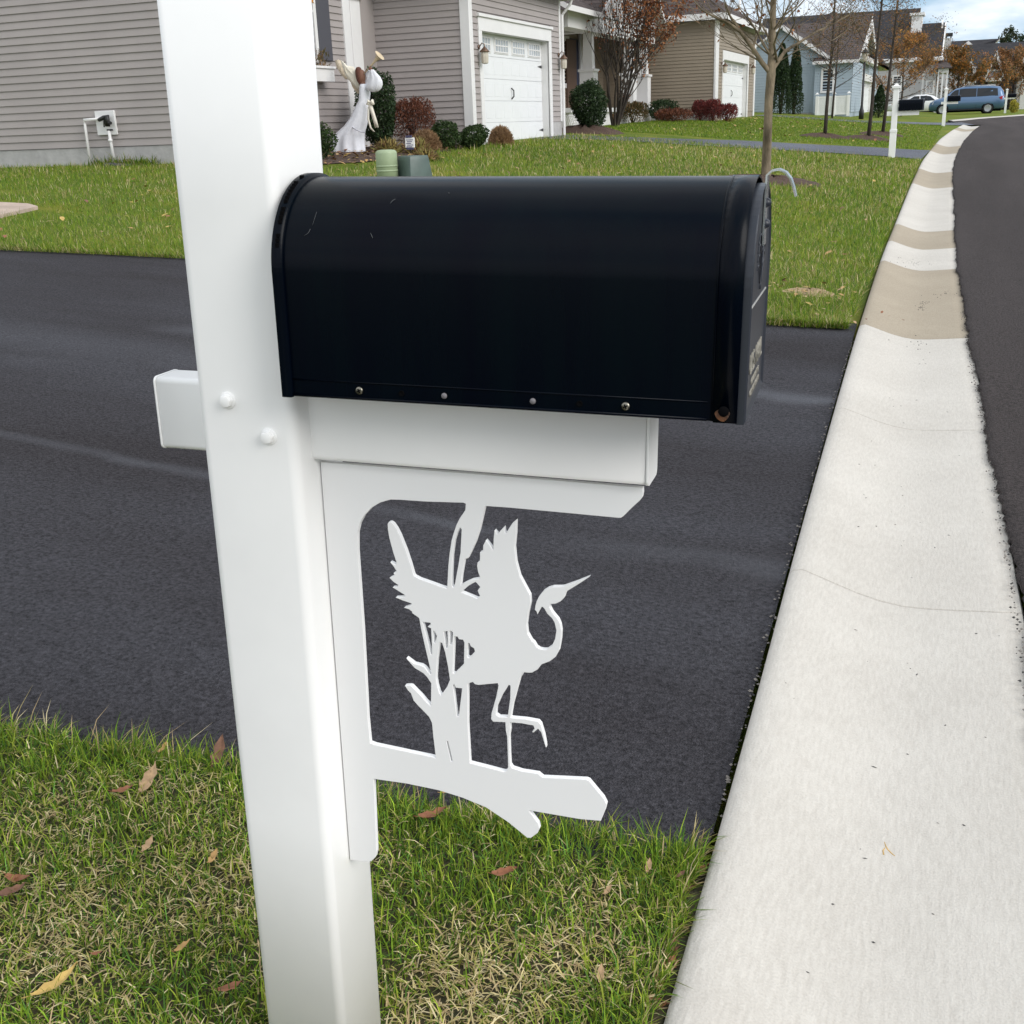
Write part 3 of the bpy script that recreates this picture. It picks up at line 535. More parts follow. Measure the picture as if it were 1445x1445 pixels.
holes=[h1,Z5((925,480),(938,468),(948,488),(936,720),(915,850),(874,1068),(862,1076),(850,1062),(848,960),(855,760),(875,610),(900,530)),
 Z5((945,1125),(1020,1060),(1088,1022),(1100,1030),(1137,1074),(1112,1108),(1118,1130),(1135,1163),(1108,1191),(1030,1160)),
 Z6((200,100),(262,106),(265,124),(240,138),(267,150),(276,350),(266,356)),Z6((283,165),(298,176),(312,210),(300,262),(289,262)),
 Z6((336,258),(354,265),(376,332),(400,450),(415,555),(392,610),(346,674),(332,655),(316,600),(307,545),(316,400)),
 Z6((368,178),(395,171),(398,302),(384,306)),Z6((414,172),(426,168),(438,182),(431,275),(416,276)),
 Z6((450,214),(474,214),(486,235),(518,240),(528,262),(525,430),(490,466),(450,506),(439,498)),Z6((554,268),(568,264),(578,290),(604,306),(612,334),(566,382),(553,374)),
 Z6((438,594),(452,592),(462,616),(511,620),(485,838),(470,840)),Z6((388,1033),(399,1035),(437,1190),(425,1193)),
 Z6((556,584),(595,570),(612,588),(640,594),(790,580),(796,600),(778,690),(742,815),(738,860),(754,882),(850,886),(853,950),(864,1000),(872,1240),(860,1268),(842,1275),(700,1238),(573,1206),(556,900)),
 Z6((878,592),(890,600),(888,700),(868,846),(802,844),(778,826),(782,770),(822,680))]
def curve_plate(name,polys,thick,m,parent,bev=.0007):
    cu=bpy.data.curves.new(name,'CURVE'); cu.dimensions='2D'; cu.fill_mode='BOTH'; cu.extrude=thick/2-bev; cu.bevel_depth=bev; cu.bevel_resolution=1; cu.offset=-bev
    for P in polys:
        s=cu.splines.new('POLY'); s.points.add(len(P)-1); s.use_cyclic_u=True
        for i,(u,v) in enumerate(P): s.points[i].co=(u,v,0,1)
    tmp=bpy.data.objects.new('tmp',cu); COL.objects.link(tmp); dg=bpy.context.evaluated_depsgraph_get()
    me=bpy.data.meshes.new_from_object(tmp.evaluated_get(dg)); bpy.data.objects.remove(tmp); bpy.data.curves.remove(cu); me.name=name
    me.materials.clear(); me.materials.append(m); return me
def densify(P):
    return P
pol=[]
for P in [outer]+holes:
    L2=[LPy(x,y,YB0-.00375) for x,y in P]; pol.append([(p.x,p.z) for p in L2])
me=curve_plate('crane_bracket',pol,.0075,M_VINYL2,pt)
me.transform(Matrix.Translation((0,YB0,0))@Matrix.Rotation(R_(90),4,'X')); me.transform(PLOC.inverted()@AM)
for p in me.polygons: p.use_smooth=False
link('crane_bracket',me,pt)
# ---- the mailbox
bx=thing('mailbox','large black metal mailbox in front, scuffed, rust on its lower corner','mailbox',mtx=AM@Matrix.Translation(((X0+X1)/2,0,ZB)))
def arch(w,h,z0,n=28,inset=0.,low=0):
    r=w/2; P=[(-r,z0+low)]
    zc=z0+h-r
    P+= [(-r*math.cos(math.pi*k/n),zc+r*math.sin(math.pi*k/n)) for k in range(n+1)]
    P+= [(r,z0+low)]; return P
def shell(mb,x0,x1,w,h,z0,t=.0012,nx=2,mi=0):
    o=arch(w,h,z0); i=arch(w-2*t,h-t,z0)[::-1]; ring=o+i
    mb.loft([[(x,y,z) for y,z in ring] for x in np.linspace(x0,x1,nx)],mi,True,True)
mb=MB(); shell(mb,X0+.004,X1-.001,BW,BH,ZB,nx=6)
mb.box(X0+.006,-BW/2+.0013,ZB+.012,X1-.012,BW/2-.0013,ZB+.0132)       # floor pan
o=A2W(mb).build('body',M_BLACK,bx); 
try: o.data.set_sharp_from_angle(angle=R_(50))
except Exception: pass
# rear panel with crimped flange
mb=MB(); ar=arch(BW+.010,BH+.005,ZB-.001,40); mb.prism(ar,'x',X0-.0012,X0+.0008)
for s in (0,):
    ring=arch(BW+.010,BH+.005,ZB-.001,60); inn=arch(BW+.0006,BH+.0003,ZB-.001,60)
    for i in range(len(ring)-1):
        a,b,c,d=ring[i],ring[i+1],inn[i+1],inn[i]
        mb.add([(X0+.0008,a[0],a[1]),(X0+.0008,b[0],b[1]),(X0+.010,b[0],b[1]),(X0+.010,a[0],a[1]),(X0+.011,c[0],c[1]),(X0+.011,d[0],d[1])],[(0,1,2,3),(3,2,4,5)],0,True)
rp=A2W(mb).build('rear_panel',M_BLACK,bx)
mb=MB(); ring=arch(BW+.0105,BH+.0052,ZB,60)
for i in range(6,26,1):
    a=ring[i]; b=ring[i+1]; c=((a[0]+b[0])/2,(a[1]+b[1])/2)
    if rng.random()<.35: continue
    mb.obox((X0+.0062,c[0]),(1,0),(0,1),.0020,.0018,c[1]-.0022,c[1]+.0016)
A2W(mb).build('crimp_hole',M_DARK,rp)
# front collar and bottom hem
mb=MB(); shell(mb,X1-.024,X1-.0005,BW+.0034,BH+.0017,ZB-.001,t=.0016,nx=3)
shell(mb,X1-.0265,X1-.024,BW+.0016,BH+.0008,ZB,t=.001,nx=2)
A2W(mb).build('front_collar',M_BLACK,bx)
mb=MB()
for s in (-1,1):
    mb.tube([(X0+.008,s*(BW/2+.0004),ZB+.0015),(X1-.03,s*(BW/2+.0004),ZB+.0015)],.0019,8)
    mb.tube([(X0+.008,s*(BW/2-.0002),ZB+.019),(X1-.03,s*(BW/2-.0002),ZB+.019)],.0011,8)
A2W(mb).build('bottom_hem',M_BLACK,bx)
# screws, rivets and empty holes along the lower edge
for (x,y,k) in ((507.5,551,0),(883,573,0),(627,558.5,1),(752,566,1),(567,555,2),(818,569.5,2)):
    p=LPy(x,y,-BW/2); mb=MB(); c=(p.x,0,p.z); y0=-BW/2-.0012
    if k==0:
        mb.lathe([(.0001,y0-.0012),(.0026,y0-.0011),(.0042,y0-.0006),(.0044,y0+.0014)],c,20,axis='y'); s=A2W(mb).build('screw',M_STEEL,bx)
        m2=MB(); 
        for aa in (25,115):
            u=(math.cos(R_(aa)),math.sin(R_(aa))); n2=(-u[1],u[0]); P=[(p.x+u[0]*a*.0024+n2[0]*b*.0006,p.z+u[1]*a*.0024+n2[1]*b*.0006) for a,b in ((-1,-1),(1,-1),(1,1),(-1,1))]
            m2.prism(P,'y',y0-.0021-.0001*(aa>50),y0-.0010)
        A2W(m2).build('screw_slot',M_DARK,s)
    elif k==1:
        mb.lathe([(.0001,y0-.0003),(.0030,y0-.0003),(.0033,y0+.0012)],c,18,axis='y'); A2W(mb).build('rivet',mat('dull_rivet',(.17,.16,.17),.55),bx)
    else:
        mb.lathe([(.0001,y0+.0006),(.0022,y0+.0005),(.0030,y0-.0004),(.0032,y0+.0012)],c,18,axis='y'); A2W(mb).build('screw_hole',M_DARK,bx)
p=LPy(1021.5,580,-BW/2); mb=MB(); c=(p.x,0,p.z)
mb.lathe([(.0001,-BW/2-.0050),(.0042,-BW/2-.0050),(.0052,-BW/2-.0034),(.0052,-BW/2-.001)],c,22,axis='y')
hb=A2W(mb).build('hinge_rivet',M_DARK,bx)
mb=MB(); P=[(p.x-.0012+.0072*math.cos(a)*(1+.10*math.sin(3*a)),p.z-.0035+.0062*math.sin(a)*(1+.10*math.sin(4*a+1))) for a in np.linspace(0,2*math.pi,26)[:-1]]
P=[(u,max(v,ZB-.0002)) for u,v in P]
mb.prism(P,'y',-BW/2-.0026,-BW/2-.0018); A2W(mb).build('rust_stain',M_RUST,hb)
# door
dr_h=BH-.008; dz=ZB-.004
def archd(w,h,z0,n=28): return arch(w,h,z0,n)
mb=MB(); r0=archd(BW-.004,BH-.004,ZB-.0028); r1=archd(BW-.010,BH-.007,ZB+.0005); r2=archd(BW-.022,BH-.013,ZB+.006)
xs_=(X1-.002,X1+.0062,X1+.0085); 
mb.loft([[(xs_[0],y,z) for y,z in r0],[(xs_[1],y,z) for y,z in r0],[(xs_[2]-.0010,y,z) for y,z in r1],[(xs_[2]-.0030,y,z) for y,z in r2]],0,True,False)
XD=X1+.0085-.0030
dr=A2W(mb).build('door',M_DOORSUN,bx)
mb=MB()
pts=[(1064.5,345),(1066.0,318),(1068.5,288),(1073.0,262),(1081,247),(1090,240.5),(1100,239),(1109,243),(1116,252),(1120,264),(1123,277)]
L3=[LPy(x,y,-.002) for x,y in pts]
prof=[]
x_off=XD+.0022-min(p.x for p in L3[:4])
pp=[(p.x+ (XD+.0022-L3[0].x if i<1 else 0),p.z) for i,p in enumerate(L3)]
pp=[(max(u,XD+.0018),v) for u,v in pp]
hw=[.011]*7+[.0105,.010,.009,.006]
n=len(pp); V=[]; F=[]
for (u,v),h in zip(pp,hw): V+=[(u,-h,v),(u,h,v)]
T=[]
for i in range(n):
    a=np.array(pp[min(i+1,n-1)])-np.array(pp[max(i-1,0)]); a/=np.linalg.norm(a); T.append((-a[1],a[0]))
rings=[]
for (u,v),h,(tx,tz_) in zip(pp,hw,T):
    t=.0009; rings.append([(u+tx*t,-h,v+tz_*t),(u+tx*t,h,v+tz_*t),(u-tx*t,h,v-tz_*t),(u-tx*t,-h,v-tz_*t)])
mb.loft(rings,0,True,False)
hd=A2W(mb).build('handle',mat('dark_chrome',(.55,.57,.60),.25,metal=.9),dr)
for (x,y) in ((1071.5,294),(1070.5,325)):
    p=LPx(x,y,XD+.003); mb=MB(); mb.lathe([(.0001,XD+.0075),(.0035,XD+.0065),(.0052,XD+.0030),(.0052,XD+.0005)],(0,-.002,p.z),16,axis='x'); A2W(mb).build('handle_rivet',M_DOORSUN,hd)
def door_text(s,size,z,name,m=M_SCUFF,depth=.0006):
    cu=bpy.data.curves.new(name,'FONT'); cu.body=s; cu.size=size; cu.align_x='CENTER'; cu.extrude=depth; tmp=bpy.data.objects.new('tmp',cu); COL.objects.link(tmp)
    dg=bpy.context.evaluated_depsgraph_get(); me=bpy.data.meshes.new_from_object(tmp.evaluated_get(dg)); bpy.data.objects.remove(tmp); me.name=name
    me.materials.clear(); me.materials.append(m)
    # text x -> assembly +y (reads from the road), text y -> z, out of the door along +x
    M=Matrix(((0,0,1,XD+.0006),(1,0,0,0),(0,1,0,z),(0,0,0,1)))
    me.transform(M); me.transform(WM[bx.name].inverted()@AM); link(name,me,dr)
M_WORN=mat('worn_lettering',(.34,.32,.27),.6,.4,140)
door_text('U.S. MAIL',.030,ZB+.040,'lettering',M_WORN); door_text('APPROVED BY THE',.0085,ZB+.026,'small_lettering',M_WORN); door_text('POSTMASTER GENERAL',.0085,ZB+.015,'small_lettering',M_WORN)
mb=MB(); mb.box(XD+.0001,-.078,ZB+.1095,XD+.0011,.070,ZB+.111); A2W(mb).build('embossed_line',M_SCUFF,dr)
mb=MB()     # embossed emblem: wings and scrolls, worn to bare metal on the ridges
for s in (-1,1):
    for k in range(4):
        P=[(XD+.0004,s*(.006+.030*t),ZB+.125+.012*k+.020*math.sin(t*2.2+.2*k)*(1-.1*k)) for t in np.linspace(0,1,9)]
        mb.tube(P,[.0011*(1-.6*t) for t in np.linspace(0,1,9)],6)
mb.tube([(XD+.0004,.004*math.sin(t*6),ZB+.118+.055*t) for t in np.linspace(0,1,12)],.0012,6)
A2W(mb).build('emblem',M_DOORSUN,dr)
mb=MB(); 
for P in ([(505.5-60,0)],):
    pass
def scratch(px,wd=.0003):
    out=[]
    for x,y in px:
        # solve on the curved shell: find point whose projection is (x,y)
        best=None; o=AI@Vector((0,0,CAMH)); d=AI.to_3x3()@Vector(ray(x,y)); r=BW/2+.0004; zc=ZB+BH-BW/2
        p=o+d*((-r-o.y)/d.y)
        if p.z>zc:
            a=d.y**2+d.z**2; b=2*(o.y*d.y+(o.z-zc)*d.z); c=o.y**2+(o.z-zc)**2-r*r; D=b*b-4*a*c
            if D<0: continue
            p=o+d*((-b-math.sqrt(D))/(2*a))
        out.append(p)
    return out
for px,wd in (([(447,299),(444,308),(441,318)],.00018),([(438,323),(435,329),(429,333)],.00025),([(551,287),(554,283),(558,281)],.0003),([(523,329),(526,336)],.0003),([(633,272),(634,273)],.0004),([(398,447),(400,455),(399.5,462)],.0009),([(400,463),(402,500)],.0004)):
    P=scratch(px); 
    if len(P)>1: mb=MB(); mb.tube(P,wd,5); A2W(mb).build('scratch',mat('grey_scratch',(.075,.08,.085),.5),bx)
# ================================================================ grass
def blades(name,P,Z,length,width,lean,cols,label=None,two=True,seed=0,az=None):
    r=np.random.default_rng(seed); n=len(P)
    az=r.uniform(0,2*np.pi,n) if az is None else az
    d=np.stack([np.cos(az),np.sin(az)],1); wv=np.stack([-d[:,1],d[:,0]],1)*(width/2)[:,None]
    el=np.pi/2-lean
    m=P+d*(length*.55*np.cos(el))[:,None]; mz=Z+length*.55*np.sin(el)
    el2=np.maximum(el-.55*r.uniform(.2,1.3,n),-.35)
    t=m+d*(length*.5*np.cos(el2))[:,None]; tzv=mz+length*.5*np.sin(el2)
    V=np.zeros((n,5,3)); V[:,0,:2]=P-wv; V[:,1,:2]=P+wv; V[:,2,:2]=m+wv*.8; V[:,3,:2]=m-wv*.8; V[:,4,:2]=t
    V[:,0,2]=Z;V[:,1,2]=Z;V[:,2,2]=mz;V[:,3,2]=mz;V[:,4,2]=tzv
    b=np.arange(n)*5
    q=np.stack([b,b+1,b+2,b+3],1); tr=np.stack([b+3,b+2,b+4],1)
    li=np.concatenate([q,tr],1).ravel().astype(np.int32); ls=np.empty(2*n,np.int32); ls[0::2]=np.arange(n)*7; ls[1::2]=np.arange(n)*7+4
    me=bpy.data.meshes.new(name); me.vertices.add(5*n); me.vertices.foreach_set('co',V.ravel().astype(np.float32))
    me.loops.add(len(li)); me.loops.foreach_set('vertex_index',li); me.polygons.add(2*n); me.polygons.foreach_set('loop_start',ls)
    a=me.color_attributes.new('col','FLOAT_COLOR','POINT'); c=np.ones((n,5,4),np.float32); c[:,:,:3]=cols[:,None,:]
    a.data.foreach_set('color',c.ravel()); me.materials.append(M_BLADE); me.update(calc_edges=True)
    return tag(link(name,me),kind='stuff')
def patch(x,y,s=1.0,ph=0):   # smooth value in 0..1
    v=np.sin(1.7*s*x+2.3*s*y+ph)+np.sin(-2.9*s*x+1.3*s*y+1.1+ph)+.7*np.sin(5.1*s*x-4.3*s*y+2+ph)+.6*np.sin(6.7*s*x+7.9*s*y+.4+ph)
    return np.clip(v/6.6+.5,0,1)
GR=np.array([(.105,.190,.016),(.150,.245,.022),(.205,.290,.030),(.075,.160,.030),(.255,.300,.040)])
ST=np.array([(.55,.46,.24),(.44,.36,.16),(.66,.56,.34),(.36,.31,.11),(.46,.34,.19)])
def colours(r,n,straw):
    g=GR[r.integers(0,len(GR),n)]*r.uniform(.75,1.35,(n,1)); s=ST[r.integers(0,len(ST),n)]*r.uniform(.7,1.25,(n,1))
    return np.where((r.random(n)<straw)[:,None],s,g)
r=np.random.default_rng(5)
# near turf round the post
n=105000; X=r.uniform(-2.9,-.30,n); Y=r.uniform(.55,1.84,n); k=(X<curbL(Y)-.016+.008*np.sin(Y*40))&(Y<nearY(X)-.01)&~((abs(X+.74)<.062)&(abs(Y-1.10)<.062)); X,Y=X[k],Y[k]
pv=patch(X,Y,2.2); bare=np.exp(-(((X+.545)/.06)**2+((Y-1.73)/.035)**2)); k=r.random(len(X))>bare*.8; X,Y,pv=X[k],Y[k],pv[k]; n=len(X)
pl=patch(X,Y,.9,3.3); straw=np.clip(.26+.8*(pv-.42)+.5*(pl-.5)+.34*((X>-.72)&(Y<1.5))*np.clip((1.62-Y)/.2,0,1),.06,.82)
fresh=np.clip((Y-1.62)/.15,0,1)*.5+np.clip((X+.5)/.12,0,1)*.4; straw=np.clip(straw-fresh,.06,.8)
isst=r.random(n)<straw
cols=np.where(isst[:,None],ST[r.integers(0,len(ST),n)]*r.uniform(.8,1.5,(n,1)),GR[r.integers(0,len(GR),n)]*r.gamma(6,.19,(n,1)))
ln=r.gamma(9,.0040,n)*(1-.30*isst)*(1+.35*fresh); lean=np.where(isst,r.uniform(.7,1.75,n),np.abs(r.normal(.55,.35,n)))
blades('near_grass',np.stack([X,Y],1),terr(X,Y)-.004+np.where(isst,r.uniform(0,.018,n),0),ln,r.uniform(.0016,.0034,n),lean,cols,seed=1)
# tufts spilling over the driveway edge
n=2600; X=r.uniform(-2.9,-.36,n); tuft=.5+.5*np.sin(X*23)*np.sin(X*7.3+1); k=r.random(n)<tuft+.15; X=X[k]; n=len(X); Y=nearY(X)-.02+r.uniform(-.03,.02,n)
blades('edge_grass',np.stack([X,Y],1),terr(X,Y)-.006,r.gamma(9,.0058,n),r.uniform(.002,.0036,n),np.abs(r.normal(.75,.3,n)),colours(r,n,.22),seed=2,az=r.normal(np.pi/2,.9,n))
n=900; Y=r.uniform(.6,1.84,n); X=curbL(Y)-.022-np.abs(r.normal(0,.012,n))
blades('edge_grass',np.stack([X,Y],1),terr(X,Y)-.006,r.gamma(9,.0046,n),r.uniform(.002,.0034,n),np.abs(r.normal(.6,.3,n)),colours(r,n,.3),seed=3,az=r.normal(0,.9,n))
# lawn across the driveway: dense by the edge, thinning with distance
def inmid(X,Y): return ((((X+2.60)/.72)**2+((Y-18.2)/.62)**2)>1)&(X<curbL(Y)-.02)&(Y>farY(X)+.0)&(Y<26.4)&(X>-15.6)&~((X<-10.9)&(Y>15.3))&~((X<-8.4)&(Y>15.3))&~((X<-9.0)&(X>-11.7)&(Y>9.35)&(Y<9.95))
n=270000; Y=7.33+19*r.random(n)**2.3; X=-.55-r.random(n)**1.25*15; k=inmid(X,Y); X,Y=X[k],Y[k]; n=len(X)
pv=patch(X,Y,.55,2); bare=np.exp(-(((X+.95)/.30)**2+((Y-8.55)/.16)**2))+.5*np.exp(-(((X+1.0)/.5)**2+((Y-7.5)/.10)**2)); k=r.random(n)>np.clip(bare,0,.9)*.9; X,Y,pv=X[k],Y[k],pv[k]; n=len(X)
pl=patch(X,Y,.23,4.2); straw=np.clip(.07+.2*(pv-.45)+.45*np.clip(pl-.45,0,1)+.10*np.clip((Y-10)/6,0,1)+.25*np.exp(-((Y-7.5)/.12)**2)+.05*np.clip((Y-12)/6,0,1),.02,.5)
dist=np.clip(Y/8,1,2.6); tall=1+.6*np.exp(-(((X+.95)/.5)**2+((Y-8.05)/.22)**2))
blades('lawn_grass',np.stack([X,Y],1),terr(X,Y)-.005,r.gamma(9,.0062,n)*tall*(.8+.25*dist),r.uniform(.0024,.0046,n)*dist,np.abs(r.normal(.6,.35,n)),colours(r,n,straw)*np.array([1.0,1.0,1.0]),seed=4)
n=5000; X=r.uniform(-9.5,-.56,n); Y=farY(X)+r.uniform(-.02,.06,n)
blades('edge_grass',np.stack([X,Y],1),terr(X,Y)-.005,r.gamma(9,.0060,n),r.uniform(.004,.007,n),np.abs(r.normal(.7,.3,n)),colours(r,n,.3),seed=6,az=r.normal(-np.pi/2,1.,n))
# lawn beyond the second driveway
n=70000; Y=29+24*r.random(n)**1.3; X=-.6-r.random(n)*9; d2=np.interp(-X,[.6,1.84,3.2,5.0,6.3,7.5],[30.8,30.8,30.0,29.3,28.0,26.3]); k=(Y>d2+.1)&(X<curbL(Y)-.05)&(Y<53)&~((X<-7.6)&(Y>40)); X,Y=X[k],Y[k]; n=len(X)
blades('lawn_grass',np.stack([X,Y],1),terr(X,Y)-.005,r.gamma(9,.006,n),r.uniform(.008,.016,n),np.abs(r.normal(.6,.35,n)),colours(r,n,np.clip(.05+.2*(patch(X,Y,.3,1)-.45),.01,.3)),seed=7)
# ---------------------------------------------------------------- fallen leaves: the ones close by are things, the rest litter
LC=[mat('leaf_%s'%c,v,.65,.25,60) for c,v in (('rust',(.26,.10,.045)),('ochre',(.42,.25,.09)),('tan',(.40,.26,.14)),('brown',(.17,.08,.045)),('yellow',(.50,.34,.10)))]
def leaf(p,ln,wd,az,curl,m,label,tilt=.2,name='fallen_leaf'):
    mb=MB(); rows=[]
    for i in range(7):
        t=i/6; wf=math.sin(math.pi*min(1,.06+t*.94))**.75*wd/2*(1+.18*(-1)**i)+.0004
        zc=curl*ln*(t-.5)**2*2
        rows.append([((t-.5)*ln,s*wf,zc+abs(s)*wf*.5) for s in (-1,-.45,0,.45,1)])
    c,s=math.cos(az),math.sin(az); rows=[[(x*c-y*s,x*s+y*c,z+x*math.sin(tilt)+.001) for x,y,z in q] for q in rows]
    mb.loft(rows,0,False,True,close=False)
    rk=random.Random(int(p[0]*9999)); rows=[[(x+.06*wd*rk.uniform(-1,1),y+.06*wd*rk.uniform(-1,1),z+.10*wd*rk.uniform(-1,1)) for x,y,z in q] for q in rows]; mb.v=[]; mb.f=[]; mb.mi=[]; mb.sm=[]; mb.loft(rows,0,False,True,close=False)
    mb.tube([(-ln/2*c,-ln/2*s,rows[0][2][2]),(-ln*.68*c,-ln*.68*s,rows[0][2][2]+.004)],.0007,5)
    mb.v=[(x+p[0],y+p[1],z+p[2]) for x,y,z in mb.v]
    o=mb.build(name,m,loc=p,recalc=False); return tag(o,label,'leaf','fallen leaves in the near grass')
for (x,y,lpx,az,ci,tilt,lab) in ((82,1407,68,40,4,.25,'long ochre blade-shaped leaf lying lowest left in the grass'),
  (30,1258,55,-30,0,.35,'crumpled rust leaf at the left picture edge in the grass'),(20,1275,40,20,3,.2,'dark brown leaf lying under the crumpled rust leaf'),
  (212,1116,44,75,2,.5,'pale tan leaf standing upright in tufts near the driveway edge'),(310,1078,40,80,3,.8,'curled brown leaf against the driveway edge beside the post'),
  (211,1208,26,70,2,.4,'small tan twisted leaf in the middle of the left grass'),(303,1225,22,70,1,.4,'small upright tan leaf in grass just left of the post'),
  (260,1353,24,40,1,.3,'small orange-tan leaf low in the grass left of the post'),(328,1411,34,15,0,.2,'rust leaf near the foot of the post at the bottom'),
  (176,1130,30,10,0,.2,'flat rust leaf half buried behind the upright tan leaf'),(233,1069,18,60,1,.5,'tiny ochre leaf sticking up at the driveway edge'),
  (140,1362,16,0,0,.2,'small dark rust leaf near the long ochre leaf'),
  (612,1165,40,12,0,.25,'rust leaf in the grass under the crane bracket'),(713,1247,36,5,0,.2,'orange-brown leaf flat in straw-coloured grass right of post'),
  (858,1272,18,50,2,.4,'pale cream leaf in green grass between bracket and kerb'),(915,1238,20,70,2,.5,'slim tan leaf upright in the grass close to the kerb'),
  (960,1250,16,30,3,.3,'brown leaf caught at grass corner beside the kerb'),(848,1392,24,80,2,.6,'thin straw-coloured curled leaf low near the kerb'),
  (640,1128,34,25,1,.3,'orange leaf half hidden just below the branch of the bracket')):
    p=G(x,y); d=FPX/(((CR@(p-np.array([0,0,CAMH])))[2])); ln=lpx/d
    leaf((p[0],p[1],p[2]+.022),ln,ln*(.30 if lpx>50 else .42),R_(az)+R_(21),.35,LC[ci],lab,tilt)
for i,(x,y) in enumerate(((951,1362),(957,1335),(947,1392),(962,1312),(944,1420),(975,1255),(983,1228),(955,1350))):
    p=G(x,y); leaf((curbL(p[1])-.014-.006*(i%3),p[1],p[2]-.004),.034,.020,R_(80+25*i),.5,LC[(0,3,0,3)[i%4]],'rust-brown leaf wedged in the gap between grass and kerb',.15,)
mb=MB(); 
def litter(x,y,s,mi):
    z=tz(x,y)+rng.uniform(.02,.045); a=rng.uniform(0,6.28); t=rng.uniform(-.5,.5); c,sn=math.cos(a),math.sin(a)
    q=[(-s,-.4*s),(0,-.6*s),(s,0),(0,.6*s),(-s,.4*s)]
    mb.add([(x+u*c-v*sn,y+u*sn+v*c,z+u*t+.3*abs(v)) for u,v in q],[(0,1,2,3,4)],mi)
for i in range(620):
    y=7.6+19*rng.random()**1.2; x=-.8-rng.random()*9.5
    if inmid(np.array([x]),np.array([y]))[0]: litter(x,y,rng.uniform(.018,.045),int(rng.integers(0,5)))
for i in range(260): litter(-1-rng.random()*6.5,31.5+rng.random()*19,rng.uniform(.03,.07),int(rng.integers(0,5)))
for i in range(560): litter(rng.uniform(-10.4,-8.4),rng.uniform(15.4,20.1),rng.uniform(.02,.06),(4,1,2,3)[i%4])
for i in range(60):   # the bare spots by the kerb
    litter(-.95+rng.normal(0,.20),8.5+rng.normal(0,.22),rng.uniform(.01,.03),(2,1,2)[i%3]); litter(-1.3+rng.normal(0,.6),7.62+rng.normal(0,.16),rng.uniform(.008,.018),(0,2,3)[i%3])
tag(mb.build('leaf_litter',LC,recalc=False),kind='stuff')
# ================================================================ shrubs and trees
FM={}
def fmat(name,c,tr=.25):
    if name in FM: return FM[name]
    m=mat('foliage_'+name,c,.6,.3,3); n,l,p=nodes(m); p.inputs['Specular IOR Level'].default_value=.25
    t=n.new('ShaderNodeBsdfTranslucent'); t.inputs['Color'].default_value=(*c,1); mixs=n.new('ShaderNodeMixShader'); mixs.inputs[0].default_value=tr
    out=[q for q in n if q.type=='OUTPUT_MATERIAL'][0]; l.new(p.outputs[0],mixs.inputs[1]); l.new(t.outputs[0],mixs.inputs[2]); l.new(mixs.outputs[0],out.inputs[0]); FM[name]=m; return m
def pal(name,cols): return [fmat(name+'_%s'%s,c) for s,c in zip(('a','b','c','d'),cols)]
EVER=pal('evergreen',((.020,.040,.018),(.030,.055,.020),(.045,.075,.028))); BOX=pal('boxwood',((.022,.045,.014),(.035,.065,.018),(.060,.095,.028)))
RED=pal('rust_shrub',((.13,.045,.028),(.20,.075,.040),(.10,.040,.026))); TAN=pal('dry_grass',((.30,.19,.10),(.38,.25,.14),(.22,.13,.07)))
CRIM=pal('crimson_shrub',((.16,.030,.030),(.26,.06,.05),(.10,.025,.025))); ORG=pal('orange_leaf',((.42,.18,.035),(.55,.27,.05),(.30,.13,.04)))
RUSTL=pal('rust_leaf',((.20,.065,.025),(.32,.12,.045),(.42,.20,.09),(.12,.05,.03))); BLOND=pal('blond_grass',((.42,.33,.12),(.50,.42,.20),(.30,.28,.09)))
OLIVE=pal('olive_shrub',((.09,.075,.03),(.13,.10,.04),(.17,.10,.05))); DRK=pal('far_green',((.03,.05,.025),(.04,.06,.03),(.06,.06,.03)))
YEL=pal('yellow_shrub',((.40,.34,.05),(.30,.30,.05),(.5,.42,.08)))
def leaves(name,C,size,mats,parent,seed=0,aspect=.55,droop=0,up=None):
    r=np.random.default_rng(seed); n=len(C); size=size*r.uniform(.6,1.4,n)
    a=r.normal(size=(n,3)); a[:,2]-=droop
    if up is not None: a=a*.45+up
    a/=np.linalg.norm(a,axis=1)[:,None]
    b=np.cross(a,r.normal(size=(n,3))); b/=np.linalg.norm(b,axis=1)[:,None]
    A=a*size[:,None]; B=b*(size*aspect)[:,None]
    V=np.stack([C-A*.5,C+B*.5,C+A*.6,C-B*.5],1).reshape(-1,3)
    inv=np.array(WM[parent.name].inverted()) if parent is not None else np.eye(4)
    V=V@inv[:3,:3].T+inv[:3,3]
    me=bpy.data.meshes.new(name); me.vertices.add(4*n); me.vertices.foreach_set('co',V.ravel().astype(np.float32))
    me.loops.add(4*n); me.loops.foreach_set('vertex_index',np.arange(4*n,dtype=np.int32)); me.polygons.add(n); me.polygons.foreach_set('loop_start',np.arange(0,4*n,4,dtype=np.int32))
    for m in mats: me.materials.append(m)
    me.polygons.foreach_set('material_index',r.integers(0,len(mats),n).astype(np.int32)); me.update(calc_edges=True)
    return link(name,me,parent)
def ell_pts(r,n,rx,ry,rz,shell=.50,lump=.34,k=13):
    d=r.normal(size=(n,3)); d/=np.linalg.norm(d,axis=1)[:,None]
    L=r.normal(size=(k,3)); L/=np.linalg.norm(L,axis=1)[:,None]
    bump=1+lump*((np.maximum(0,d@L.T)**6).max(1)-.45)
    rad=(shell+(1-shell)*r.random(n)**.6)*bump
    return d*rad[:,None]*np.array([rx,ry,rz])
